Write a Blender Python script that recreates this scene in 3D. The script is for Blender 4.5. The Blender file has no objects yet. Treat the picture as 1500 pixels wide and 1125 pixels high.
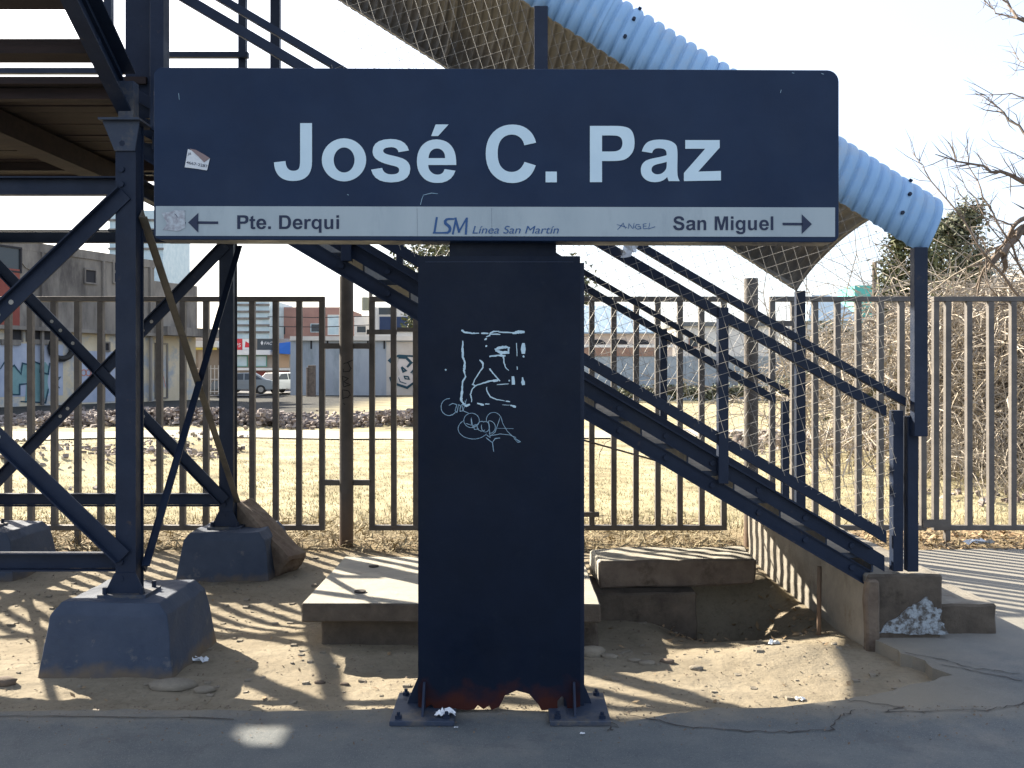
import bpy, bmesh, math, random
import numpy as np
from mathutils import Vector, Matrix
rnd = random.Random(11)
R = math.radians
S = bpy.context.scene
COL = S.collection

# ------------------------------------------------------------------ camera
F = 1333.0; HZ = 545.0; EYE = 1.5          # focal length and horizon of the photograph (pixels), eye height
cd = bpy.data.cameras.new('camera'); cam = bpy.data.objects.new('camera', cd); COL.objects.link(cam)
cd.sensor_width = 36; cd.lens = F / 1500 * 36; cd.shift_y = -(562.5 - HZ) / 1500
cd.clip_start = .05; cd.clip_end = 3000
cam.location = (0, 0, EYE); cam.rotation_euler = (R(90), 0, 0)
S.camera = cam
# ------------------------------------------------------------------ sky + sun
SUN_AZ = -49.0; SUN_EL = 30.0
w = bpy.data.worlds.new('World'); S.world = w; w.use_nodes = True
nt = w.node_tree; nt.nodes.clear()
sk = nt.nodes.new('ShaderNodeTexSky'); sk.sky_type = 'NISHITA'; sk.sun_disc = False
sk.sun_elevation = R(SUN_EL); sk.sun_rotation = R(SUN_AZ); sk.air_density = 1.0; sk.dust_density = 3.0; sk.ozone_density = 1.5
bg = nt.nodes.new('ShaderNodeBackground'); bg.inputs[1].default_value = .05
wo = nt.nodes.new('ShaderNodeOutputWorld')
nt.links.new(sk.outputs[0], bg.inputs[0]); hz = nt.nodes.new('ShaderNodeBackground'); hz.inputs[0].default_value = (.80, .86, 1, 1); hz.inputs[1].default_value = .19   # even milky haze over the whole sky
ad = nt.nodes.new('ShaderNodeAddShader'); nt.links.new(bg.outputs[0], ad.inputs[0]); nt.links.new(hz.outputs[0], ad.inputs[1])
nt.links.new(ad.outputs[0], wo.inputs[0])
sl = bpy.data.lights.new('sun', 'SUN'); sl.energy = 5.0; sl.angle = R(.55); sl.color = (1, .90, .74)
sun = bpy.data.objects.new('sun', sl); COL.objects.link(sun)
sdir = Vector((math.sin(R(SUN_AZ)) * math.cos(R(SUN_EL)), math.cos(R(SUN_AZ)) * math.cos(R(SUN_EL)), math.sin(R(SUN_EL))))
sun.rotation_euler = sdir.to_track_quat('Z', 'Y').to_euler()
sun.location = sdir * 60
S.view_settings.view_transform = 'Standard'; S.view_settings.look = 'None'
S.view_settings.exposure = 2.0; S.view_settings.gamma = 1; S.view_settings.use_curve_mapping = False
S.render.engine = 'CYCLES'
S.cycles.max_bounces = 6; S.cycles.diffuse_bounces = 3; S.cycles.glossy_bounces = 2
S.cycles.transparent_max_bounces = 4

# ------------------------------------------------------------------ helpers
def PX(px, Y): return (px - 750) / F * Y
def PZ(py, Y): return EYE + (HZ - py) / F * Y

class MB:
    def __init__(s): s.v = []; s.f = []
    def quad(s, *p):
        b = len(s.v); s.v += [tuple(q) for q in p]; s.f.append(tuple(range(b, b + len(p)))); return s
    def box(s, x0, x1, y0, y1, z0, z1):
        b = len(s.v)
        s.v += [(x0,y0,z0),(x1,y0,z0),(x1,y1,z0),(x0,y1,z0),(x0,y0,z1),(x1,y0,z1),(x1,y1,z1),(x0,y1,z1)]
        s.f += [tuple(b+i for i in q) for q in ((0,3,2,1),(4,5,6,7),(0,1,5,4),(1,2,6,5),(2,3,7,6),(3,0,4,7))]
        return s
    def hexa(s, p):                      # 8 points, bottom ring then top ring
        b = len(s.v); s.v += [tuple(q) for q in p]
        s.f += [tuple(b+i for i in q) for q in ((0,3,2,1),(4,5,6,7),(0,1,5,4),(1,2,6,5),(2,3,7,6),(3,0,4,7))]
        return s
    def bar(s, p, q, wd, ht, up=(0,0,1)):
        p = Vector(p); q = Vector(q); d = (q - p).normalized(); up = Vector(up)
        sd = d.cross(up)
        if sd.length < 1e-4: sd = d.cross(Vector((0,1,0)))
        sd.normalize(); u = sd.cross(d).normalized(); a = sd * wd / 2; c = u * ht / 2
        return s.hexa([p-a-c, p+a-c, p+a+c, p-a+c, q-a-c, q+a-c, q+a+c, q-a+c])
    def tube(s, pts, rad, n=6, cap=True):
        pts = [Vector(p) for p in pts]
        if not hasattr(rad, '__len__'): rad = [rad] * len(pts)
        b = len(s.v); ref = None
        for i, p in enumerate(pts):
            d = (pts[min(i+1, len(pts)-1)] - pts[max(i-1, 0)])
            if d.length < 1e-9: d = Vector((0,0,1))
            d.normalize()
            if ref is None:
                ref = Vector((0,0,1)) if abs(d.z) < .9 else Vector((1,0,0))
            a = d.cross(ref)
            if a.length < 1e-5: a = d.cross(Vector((0,1,0)))
            a.normalize(); c = a.cross(d).normalized(); ref = c
            for k in range(n):
                t = 2 * math.pi * k / n
                s.v.append(tuple(p + a * (math.cos(t) * rad[i]) + c * (math.sin(t) * rad[i])))
        for i in range(len(pts) - 1):
            for k in range(n):
                k2 = (k + 1) % n
                s.f.append((b+i*n+k, b+i*n+k2, b+(i+1)*n+k2, b+(i+1)*n+k))
        if cap:
            s.f.append(tuple(b+k for k in reversed(range(n)))); e = b+(len(pts)-1)*n
            s.f.append(tuple(e+k for k in range(n)))
        return s
    def prism(s, poly, fn, t0, t1):      # poly of 2-D points, fn(u, v, t) -> 3-D
        b = len(s.v); n = len(poly)
        for t in (t0, t1): s.v += [tuple(fn(u, v, t)) for u, v in poly]
        s.f.append(tuple(b+i for i in range(n))); s.f.append(tuple(b+n+i for i in reversed(range(n))))
        for i in range(n):
            j = (i+1) % n; s.f.append((b+i, b+n+i, b+n+j, b+j))
        return s
    def mesh(s, name, org=(0,0,0), fix=True):
        me = bpy.data.meshes.new(name); o = Vector(org)
        me.from_pydata([(x-o[0], y-o[1], z-o[2]) for x, y, z in s.v], [], s.f)
        if fix:
            bm = bmesh.new(); bm.from_mesh(me); bmesh.ops.recalc_face_normals(bm, faces=bm.faces); bm.to_mesh(me); bm.free()
        me.update(); return me

ORG = {}
def thing(name, label, cat, loc=(0,0,0), group=None):
    o = bpy.data.objects.new(name, None); o.empty_display_size = .2; COL.objects.link(o)
    o.location = loc; o['label'] = label; o['category'] = cat
    if group: o['group'] = group
    ORG[o.name] = Vector(loc); return o
def org(parent): return ORG[parent.name] if parent else Vector((0,0,0))
def part(name, mb, m, parent, bevel=0, label=None, kind=None, smooth=False, fix=True):
    me = mb.mesh(name, org(parent), fix); 
    for x in (m if isinstance(m, (list, tuple)) else [m]): me.materials.append(x)
    if smooth: me.polygons.foreach_set('use_smooth', [True] * len(me.polygons))
    o = bpy.data.objects.new(name, me); COL.objects.link(o)
    if parent: o.parent = parent
    ORG[o.name] = org(parent)
    if bevel:
        b = o.modifiers.new('bevel', 'BEVEL'); b.width = bevel; b.segments = 2; b.limit_method = 'ANGLE'; b.angle_limit = R(40)
    if label: o['label'] = label
    if kind: o['kind'] = kind
    return o
def dup(src, parent, off):
    c = src.copy(); COL.objects.link(c); c.parent = parent; c.location = Vector(src.location) + Vector(off); ORG[c.name] = org(parent) + Vector(c.location); return c
def single(name, mb, m, label, cat, loc=(0,0,0), group=None, bevel=0, smooth=False, kind=None):
    me = mb.mesh(name, loc)
    for x in (m if isinstance(m, (list, tuple)) else [m]): me.materials.append(x)
    if smooth: me.polygons.foreach_set('use_smooth', [True] * len(me.polygons))
    o = bpy.data.objects.new(name, me); COL.objects.link(o); o.location = loc; ORG[o.name] = Vector(loc)
    if label: o['label'] = label
    if cat: o['category'] = cat
    if group: o['group'] = group
    if kind: o['kind'] = kind
    if bevel:
        b = o.modifiers.new('bevel', 'BEVEL'); b.width = bevel; b.segments = 2; b.limit_method = 'ANGLE'; b.angle_limit = R(40)
    return o

def mat(name, c1, c2=None, rough=.7, scale=6, metal=0, bump=0, bscale=None, detail=6, lo=.35, hi=.65, c3=None, s3=1.5, lo3=.55, hi3=.7, stretch=None, spec=.4, rvar=0):
    m = bpy.data.materials.new(name); m.use_nodes = True; t = m.node_tree; N = t.nodes; L = t.links
    b = N['Principled BSDF']; b.inputs['Roughness'].default_value = rough; b.inputs['Metallic'].default_value = metal
    b.inputs['Specular IOR Level'].default_value = spec
    c1 = (*c1, 1)
    if c2 is None: b.inputs['Base Color'].default_value = c1
    geo = N.new('ShaderNodeNewGeometry'); pos = geo.outputs['Position']
    if stretch:
        mp = N.new('ShaderNodeMapping'); mp.inputs['Scale'].default_value = stretch; L.new(pos, mp.inputs[0]); pos = mp.outputs[0]
    if rvar:
        nr = N.new('ShaderNodeTexNoise'); nr.inputs['Scale'].default_value = 2.3; nr.inputs['Detail'].default_value = 9; nr.inputs['Roughness'].default_value = .75; L.new(pos, nr.inputs['Vector'])
        rr = N.new('ShaderNodeMapRange'); rr.inputs[1].default_value = .3; rr.inputs[2].default_value = .7; rr.inputs[3].default_value = rough-rvar; rr.inputs[4].default_value = rough+rvar
        L.new(nr.outputs[0], rr.inputs[0]); L.new(rr.outputs[0], b.inputs['Roughness'])
    if c2 is not None:
        n = N.new('ShaderNodeTexNoise'); n.inputs['Scale'].default_value = scale; n.inputs['Detail'].default_value = detail; n.inputs['Roughness'].default_value = .65
        L.new(pos, n.inputs['Vector'])
        r = N.new('ShaderNodeValToRGB'); r.color_ramp.elements[0].position = lo; r.color_ramp.elements[1].position = hi
        r.color_ramp.elements[0].color = c1; r.color_ramp.elements[1].color = (*c2, 1)
        L.new(n.outputs[0], r.inputs[0]); out = r.outputs[0]
        if c3 is not None:
            n3 = N.new('ShaderNodeTexNoise'); n3.inputs['Scale'].default_value = s3; n3.inputs['Detail'].default_value = 8; n3.inputs['Roughness'].default_value = .7
            L.new(pos, n3.inputs['Vector'])
            mr = N.new('ShaderNodeMapRange'); mr.inputs[1].default_value = lo3; mr.inputs[2].default_value = hi3; L.new(n3.outputs[0], mr.inputs[0])
            mx = N.new('ShaderNodeMixRGB'); mx.inputs[2].default_value = (*c3, 1); L.new(mr.outputs[0], mx.inputs[0]); L.new(out, mx.inputs[1]); out = mx.outputs[0]
        L.new(out, b.inputs['Base Color'])
    if bump:
        n2 = N.new('ShaderNodeTexNoise'); n2.inputs['Scale'].default_value = bscale or scale * 4; n2.inputs['Detail'].default_value = 8; n2.inputs['Roughness'].default_value = .7
        L.new(pos, n2.inputs['Vector'])
        bp = N.new('ShaderNodeBump'); bp.inputs['Strength'].default_value = bump; bp.inputs['Distance'].default_value = .02
        L.new(n2.outputs[0], bp.inputs['Height']); L.new(bp.outputs[0], b.inputs['Normal'])
    return m
def zmix(m, col, z0, z1, namp=.1, nscale=8):
    """wear that climbs from the foot of a thing: below z0 the colour is col, above z1 untouched, with a ragged edge"""
    t = m.node_tree; N = t.nodes; L = t.links; b = N['Principled BSDF']
    geo = N.new('ShaderNodeNewGeometry'); sp = N.new('ShaderNodeSeparateXYZ'); L.new(geo.outputs['Position'], sp.inputs[0])
    n = N.new('ShaderNodeTexNoise'); n.inputs['Scale'].default_value = nscale; n.inputs['Detail'].default_value = 6; L.new(geo.outputs['Position'], n.inputs['Vector'])
    a = N.new('ShaderNodeMath'); a.operation = 'MULTIPLY_ADD'; a.inputs[1].default_value = namp * 2; L.new(n.outputs[0], a.inputs[0]); 
    s = N.new('ShaderNodeMath'); s.operation = 'SUBTRACT'; s.inputs[1].default_value = namp; L.new(sp.outputs[2], s.inputs[0]); L.new(s.outputs[0], a.inputs[2])
    mr = N.new('ShaderNodeMapRange'); mr.inputs[1].default_value = z0; mr.inputs[2].default_value = z1; L.new(a.outputs[0], mr.inputs[0])
    mx = N.new('ShaderNodeMixRGB'); mx.inputs[1].default_value = (*col, 1); L.new(mr.outputs[0], mx.inputs[0])
    if b.inputs['Base Color'].links: L.new(b.inputs['Base Color'].links[0].from_socket, mx.inputs[2])
    else: mx.inputs[2].default_value = b.inputs['Base Color'].default_value
    L.new(mx.outputs[0], b.inputs['Base Color'])
    return m

M = {}
M['navy'] = mat('navy_paint', (.0052,.0165,.046), (.007,.021,.056), spec=.2, rvar=.18, rough=.42, scale=3, bump=.04, bscale=60)
M['column'] = zmix(mat('column_paint', (.0021,.0062,.0165), (.0032,.0082,.0215), spec=.16, rvar=.22, rough=.5, scale=4, bump=.06, bscale=30, c3=(.010,.016,.026), s3=11, lo3=.6, hi3=.8), (.045,.012,.009), .03, .13, .13, 11)
M['steel'] = mat('bridge_paint', (.009,.016,.035), (.014,.023,.046), spec=.22, rvar=.2, rough=.5, scale=5, bump=.1, bscale=40, c3=(.075,.055,.04), s3=9, lo3=.64, hi3=.78)
M['steel_dusty'] = mat('dusty_bridge_paint', (.022,.034,.062), (.035,.048,.075), rough=.6, scale=5, bump=.1, bscale=40, c3=(.13,.11,.08), s3=5, lo3=.5, hi3=.72)
M['bounce_brace'] = mat('bounce_brown_paint', (.075,.068,.056), (.12,.108,.088), rough=.7, scale=6, c3=(.04,.042,.05), s3=5)  # brown stands in for light bounced off the sunlit ground
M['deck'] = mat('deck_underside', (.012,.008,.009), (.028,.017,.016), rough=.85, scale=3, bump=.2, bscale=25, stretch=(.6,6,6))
M['tread'] = mat('tread', (.20,.17,.13), (.30,.26,.20), rough=.85, scale=6, bump=.2)
M['white'] = mat('white_vinyl', (.47,.60,.68), (.52,.65,.72), rough=.45, scale=5)
M['strip'] = mat('strip_vinyl', (.29,.345,.375), (.35,.405,.43), rough=.5, scale=3, c3=(.24,.285,.32), s3=7, lo3=.55, hi3=.8, stretch=(1,1,.3))
M['ink'] = mat('navy_ink', (.006,.015,.048), rough=.5)
M['logo'] = mat('logo_blue', (.015,.07,.20), rough=.5)
M['scrawl'] = mat('pale_marker', (.36,.50,.58), (.50,.64,.70), rough=.6, scale=30)
M['scrawl_thin'] = mat('thin_marker', (.16,.27,.36), (.30,.42,.50), rough=.6, scale=30)
M['black'] = mat('black_marker', (.01,.01,.012), rough=.6)
M['fence'] = mat('fence_rust_paint', (.075,.068,.064), (.12,.108,.098), rough=.6, scale=7, bump=.15, bscale=60, c3=(.10,.058,.04), s3=11, lo3=.62, hi3=.78)
M['pole'] = zmix(mat('pole_brown', (.065,.058,.054), (.10,.088,.078), rough=.7, scale=6, bump=.1), (.11,.07,.045), .05, .45, .2, 5)
M['wire'] = mat('galvanised_wire', (.30,.29,.27), rough=.6, metal=.2)
M['roof_out'] = mat('blue_roof_sheet', (.21,.36,.55), (.25,.41,.60), rough=.55, scale=2, metal=.0, c3=(.30,.38,.46), s3=2.6, lo3=.52, hi3=.72, stretch=(1,1,1))
M['roof_in'] = mat('bare_roof_sheet', (.15,.145,.14), (.22,.212,.20), rough=.5, scale=5, metal=.2)
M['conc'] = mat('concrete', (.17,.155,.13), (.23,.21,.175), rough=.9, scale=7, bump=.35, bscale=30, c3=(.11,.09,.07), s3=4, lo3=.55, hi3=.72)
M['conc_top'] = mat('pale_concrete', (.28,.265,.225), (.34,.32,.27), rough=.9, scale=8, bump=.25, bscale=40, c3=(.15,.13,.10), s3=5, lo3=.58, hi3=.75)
M['conc_dark'] = mat('dirty_concrete', (.10,.075,.058), (.155,.12,.09), rough=.95, scale=8, bump=.6, bscale=24, c3=(.06,.043,.03), s3=5)
M['footing'] = zmix(mat('painted_footing', (.031,.046,.078), (.044,.060,.094), rough=.8, scale=6, bump=.25, bscale=35, c3=(.13,.13,.13), s3=9, lo3=.60, hi3=.74), (.12,.095,.07), -.09, -.02, .09, 9)
M['lime'] = mat('flaking_whitewash', (.34,.38,.41), (.09,.08,.07), rough=.95, scale=34, lo=.42, hi=.6, bump=.8, bscale=50)
M['pave'] = mat('pavement', (.076,.088,.095), (.112,.121,.122), rough=.9, scale=3, bump=.25, bscale=90, c3=(.165,.155,.14), s3=1.3, lo3=.52, hi3=.75)
M['pave_edge'] = M['pave']
M['crack'] = mat('crack', (.035,.03,.028), rough=1)
M['grimed_shaded'] = mat('grimed_shaded_concrete', (.06,.048,.038), (.105,.085,.065), rough=.95, scale=8, bump=.5, bscale=26, c3=(.035,.027,.02), s3=6)  # grime, darkened further to paint in the shade of the front faces
M['beam'] = mat('beam_concrete', (.13,.095,.07), (.22,.17,.125), rough=.95, scale=9, bump=.7, bscale=20, c3=(.08,.055,.04), s3=5)
M['stone'] = mat('stone', (.19,.165,.13), (.25,.22,.17), rough=.95, scale=14, bump=.5)
M['litter'] = mat('white_litter', (.72,.75,.78), (.55,.58,.62), rough=.7, scale=30)
M['straw'] = mat('dry_straw', (.22,.175,.10), (.34,.285,.175), rough=.9, scale=3)
M['grassm'] = mat('dry_grass', (.30,.27,.155), (.41,.375,.245), rough=.9, scale=1.2)
M['leaf_dry'] = mat('dry_leaves', (.20,.13,.07), (.32,.235,.14), rough=.9, scale=9)
M['twig'] = mat('dry_twig', (.15,.125,.10), (.46,.41,.34), rough=.9, scale=5, lo=.38, hi=.6)
M['bark'] = mat('bark', (.10,.08,.065), (.17,.135,.11), rough=.95, scale=6)
M['leaf'] = mat('leaf_green', (.045,.06,.025), (.11,.115,.05), rough=.7, scale=1.8)
M['leaf2'] = mat('leaf_blue_green', (.05,.062,.04), (.15,.155,.095), rough=.7, scale=1.4)
M['rust'] = mat('rust', (.10,.035,.02), (.16,.06,.03), rough=.9, scale=12)
M['glass'] = mat('window_glass', (.04,.05,.06), rough=.12)
M['tyre'] = mat('tyre', (.02,.02,.02), rough=.8)

# ------------------------------------------------------------------ terrain
rs = np.random.RandomState(5)
LAT = rs.rand(128, 128)
def vn(x, y):
    xi = np.floor(x).astype(int); yi = np.floor(y).astype(int); fx = x - xi; fy = y - yi
    fx = fx*fx*(3-2*fx); fy = fy*fy*(3-2*fy)
    g = lambda a, b: LAT[a % 128, b % 128]
    return (g(xi,yi)*(1-fx)+g(xi+1,yi)*fx)*(1-fy)+(g(xi,yi+1)*(1-fx)+g(xi+1,yi+1)*fx)*fy - .5
def ss(a, b, x):
    t = np.clip((x-a)/(b-a), 0, 1); return t*t*(3-2*t)
def gz(x, y):
    x = np.asarray(x, float); y = np.asarray(y, float)
    near = 1 - ss(9.5, 12, y)
    z = -.085 + .05*ss(6.5, 8.2, y)
    z = z + near*(.045*vn(x*.9+7, y*1.1) + .015*vn(x*3.4, y*3.4+3) + .010*vn(x*11, y*11) + .007*vn(x*30, y*30))
    z = z - .36*np.exp(-(((x-1.42)/.30)**2 + ((y-5.95)/.30)**4))
    z = z - .07*np.exp(-(((x-1.1)/.7)**2 + ((y-5.45)/.3)**2))
    z = z + .05*np.exp(-(((x-1.55)/.35)**2 + ((y-5.15)/.16)**2))
    z = z - .05*np.exp(-(((x+.35)/.7)**2 + ((y-4.95)/.25)**2))
    z = z - .04*np.exp(-(((x+1.75)/.9)**2 + ((y-6.0)/.4)**2))
    z = z + .15*ss(6.22, 6.42, y)*(1-ss(6.9, 7.6, y))*ss(.3, .6, x)*(1-ss(1.75, 2.0, x))
    far = ss(8.5, 11, y)
    z = z + far*(.10*vn(x*.35, y*.35) + .05*vn(x*1.2, y*1.2))*(1-ss(30, 60, y))
    mound = .34*np.exp(-(((x+7.6)/2.2)**2 + ((y-14.5)/1.0)**2)) + .22*np.exp(-(((x+6.2)/1.4)**2 + ((y-18)/.8)**2))
    z = z + mound*(1+1.2*vn(x*2.3, y*2.3))
    return z
def axis(lo, hi, st, far, g=1.25):
    a = list(np.arange(lo, hi + 1e-6, st)); s = st; x = hi
    while x < far[1]: s *= g; x += s; a.append(x)
    s = st; x = lo; pre = []
    while x > far[0]: s *= g; x -= s; pre.append(x)
    return np.array(pre[::-1] + a)
gx = axis(-4.2, 3.6, .028, (-900, 900), 1.16); gy = axis(3.6, 8.4, .028, (-60, 1500), 1.10)
XX, YY = np.meshgrid(gx, gy); ZZ = gz(XX, YY)
nx, ny = len(gx), len(gy)
me = bpy.data.meshes.new('ground')
V = np.stack([XX.ravel(), YY.ravel(), ZZ.ravel()], 1)
i = (np.arange(ny-1)[:, None]*nx + np.arange(nx-1)[None]).ravel()
Fq = np.stack([i, i+1, i+1+nx, i+nx], 1)
me.vertices.add(len(V)); me.vertices.foreach_set('co', V.ravel())
me.loops.add(Fq.size); me.loops.foreach_set('vertex_index', Fq.ravel().astype(np.int32))
me.polygons.add(len(Fq)); me.polygons.foreach_set('loop_start', (np.arange(len(Fq))*4).astype(np.int32)); me.polygons.foreach_set('loop_total', np.full(len(Fq), 4, np.int32))
me.polygons.foreach_set('use_smooth', np.ones(len(Fq), bool)); me.update(); me.validate()
def ground_material():
    m = bpy.data.materials.new('earth'); m.use_nodes = True; t = m.node_tree; N = t.nodes; L = t.links; b = N['Principled BSDF']
    b.inputs['Roughness'].default_value = .95; b.inputs['Specular IOR Level'].default_value = .1
    geo = N.new('ShaderNodeNewGeometry'); P = geo.outputs['Position']; sp = N.new('ShaderNodeSeparateXYZ'); L.new(P, sp.inputs[0])
    def noise(sc, det=8, ro=.65):
        n = N.new('ShaderNodeTexNoise'); n.inputs['Scale'].default_value = sc; n.inputs['Detail'].default_value = det; n.inputs['Roughness'].default_value = ro
        L.new(P, n.inputs['Vector']); return n.outputs[0]
    def ramp(src, *st):
        r = N.new('ShaderNodeValToRGB'); e = r.color_ramp.elements
        while len(e) < len(st): e.new(.5)
        for k, (p, c) in enumerate(st): e[k].position = p; e[k].color = (*c, 1)
        L.new(src, r.inputs[0]); return r.outputs[0]
    def maprange(src, a, c):
        r = N.new('ShaderNodeMapRange'); r.inputs[1].default_value = a; r.inputs[2].default_value = c; r.interpolation_type = 'SMOOTHSTEP'; L.new(src, r.inputs[0]); return r.outputs[0]
    def mix(f, a, c):
        x = N.new('ShaderNodeMixRGB'); L.new(f, x.inputs[0]); L.new(a, x.inputs[1]); L.new(c, x.inputs[2]); return x.outputs[0]
    def madd(a, k, c):
        x = N.new('ShaderNodeMath'); x.operation = 'MULTIPLY_ADD'; L.new(a, x.inputs[0]); x.inputs[1].default_value = k; L.new(c, x.inputs[2]); return x.outputs[0]
    dirt = ramp(noise(2.2), (.3, (.175,.15,.112)), (.5, (.245,.212,.16)), (.7, (.295,.26,.20)))
    fine = ramp(noise(34), (.36, (.12,.10,.07)), (.5, (.225,.19,.13)))
    fm = N.new('ShaderNodeMixRGB'); fm.inputs[0].default_value = .35; L.new(dirt, fm.inputs[1]); L.new(fine, fm.inputs[2])
    litter = ramp(noise(9), (.3, (.10,.07,.045)), (.6, (.24,.19,.115)))
    lawn = ramp(noise(1.1, 10, .7), (.34, (.16,.135,.082)), (.5, (.30,.262,.16)), (.66, (.40,.36,.24)))
    shaded_gray = ramp(noise(1.3), (.3, (.025,.027,.027)), (.65, (.05,.05,.047)))  # asphalt, darkened to paint in the shade of the left building
    yn = madd(noise(1.4), 1.2, sp.outputs[1])
    c = mix(maprange(yn, 8.0, 8.5), fm.outputs[0], litter)
    c = mix(maprange(yn, 8.9, 10.2), c, lawn)
    xl = N.new('ShaderNodeMath'); xl.operation = 'MULTIPLY_ADD'; xl.inputs[1].default_value = .55; L.new(sp.outputs[0], xl.inputs[0]); L.new(yn, xl.inputs[2])
    xg = N.new('ShaderNodeMath'); xg.operation = 'ADD'; L.new(sp.outputs[0], xg.inputs[0]); xg.inputs[1].default_value = 0.0
    far = maprange(yn, 25.2, 27.5)
    left = maprange(madd(noise(.6), 3, sp.outputs[0]), -3.5, -7.5)
    fl = N.new('ShaderNodeMath'); fl.operation = 'MULTIPLY'; L.new(far, fl.inputs[0]); L.new(left, fl.inputs[1])
    c = mix(fl.outputs[0], c, shaded_gray)
    L.new(c, b.inputs['Base Color'])
    bp = N.new('ShaderNodeBump'); bp.inputs['Strength'].default_value = .55; bp.inputs['Distance'].default_value = .02
    L.new(noise(26, 10, .7), bp.inputs['Height']); L.new(bp.outputs[0], b.inputs['Normal'])
    return m
me.materials.append(ground_material())
go = bpy.data.objects.new('ground', me); COL.objects.link(go); go['kind'] = 'structure'

# pavement: platform slab with a broken edge round the bare patch of earth
edge = [(-2.3,4.02),(-1.6,4.05),(-1.0,4.02),(-.5,4.06),(.1,4.04),(.36,4.0),(.48,3.90),(.70,3.99),(.92,4.06),(1.12,4.07),(1.30,4.10),(1.52,4.17),(1.72,4.25),(1.92,4.36),(2.06,4.44),(2.19,4.50),(2.13,4.62),(2.16,4.74),(2.07,4.86),(2.08,4.98),(2.035,5.10),(2.03,5.25),(2.03,7.7)]
outl = [(-60,-40),(-60,4.02),(-6,4.0),(-3.6,4.05)]
for (a, b_) in zip(edge[:-1], edge[1:]):
    n = max(2, int(math.hypot(b_[0]-a[0], b_[1]-a[1]) / .07)) if b_[1] < 5.2 else 2
    for k in range(n):
        t = k/n; j = .012 if b_[1] < 5.2 else 0
        outl.append((a[0]+(b_[0]-a[0])*t+rnd.uniform(-j,j), a[1]+(b_[1]-a[1])*t+rnd.uniform(-j,j)))
outl += [(2.03,7.7),(2.6,7.72),(3.3,7.66),(4.2,7.75),(6,7.7),(40,7.75),(40,-40)]
pv = MB().prism(outl, lambda u, v, t: (u, v, t), 0, -.3)
def pave_material(m):
    t = m.node_tree; N = t.nodes; L = t.links; b = N['Principled BSDF']; geo = N.new('ShaderNodeNewGeometry'); P = geo.outputs['Position']
    sp = N.new('ShaderNodeSeparateXYZ'); L.new(P, sp.inputs[0])
    def nz(sc): n = N.new('ShaderNodeTexNoise'); n.inputs['Scale'].default_value = sc; n.inputs['Detail'].default_value = 8; n.inputs['Roughness'].default_value = .7; L.new(P, n.inputs['Vector']); return n.outputs[0]
    def ma(op, a, b_):
        x = N.new('ShaderNodeMath'); x.operation = op
        for i, q in enumerate((a, b_)):
            if hasattr(q, 'links'): L.new(q, x.inputs[i])
            else: x.inputs[i].default_value = q
        return x.outputs[0]
    def mp(a, lo, hi): r = N.new('ShaderNodeMapRange'); r.inputs[1].default_value = lo; r.inputs[2].default_value = hi; L.new(a, r.inputs[0]); return r.outputs[0]
    def mix(f, a, c, mul=False):
        x = N.new('ShaderNodeMixRGB'); L.new(f, x.inputs[0]) if hasattr(f, 'links') else setattr(x.inputs[0], 'default_value', f); L.new(a, x.inputs[1])
        L.new(c, x.inputs[2]) if hasattr(c, 'links') else setattr(x.inputs[2], 'default_value', (*c, 1)); return x.outputs[0]
    base = b.inputs['Base Color'].links[0].from_socket
    v = N.new('ShaderNodeTexVoronoi'); v.inputs['Scale'].default_value = 130; L.new(P, v.inputs['Vector'])
    base = mix(mp(v.outputs['Distance'], .30, .12), base, (.17, .17, .165)); 
    f2 = mp(nz(60), .56, .66); base = mix(ma('MULTIPLY', f2, .55), base, (.045, .048, .055))
    blot = mp(nz(1.7), .56, .62); base = mix(ma('MULTIPLY', blot, .35), base, (.05, .055, .062))
    pale_back = ma('MULTIPLY', mp(ma('ADD', sp.outputs[1], ma('MULTIPLY', nz(1.5), 1.6)), 5.2, 6.4), .85); base = mix(pale_back, base, (.225, .21, .18))  # paler tan towards the fence, with a ragged edge
    spill = mp(ma('ADD', sp.outputs[1], ma('MULTIPLY', nz(3.0), .55)), 4.13, 4.40); xs = mp(sp.outputs[0], 2.5, 1.9); base = mix(ma('MULTIPLY', ma('MULTIPLY', spill, xs), .7), base, (.21, .18, .13))
    L.new(base, b.inputs['Base Color'])
pave_material(M['pave'])
pav = part('pavement', pv, M['pave'], None); pav['kind'] = 'structure'
RIB = [0]
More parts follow.
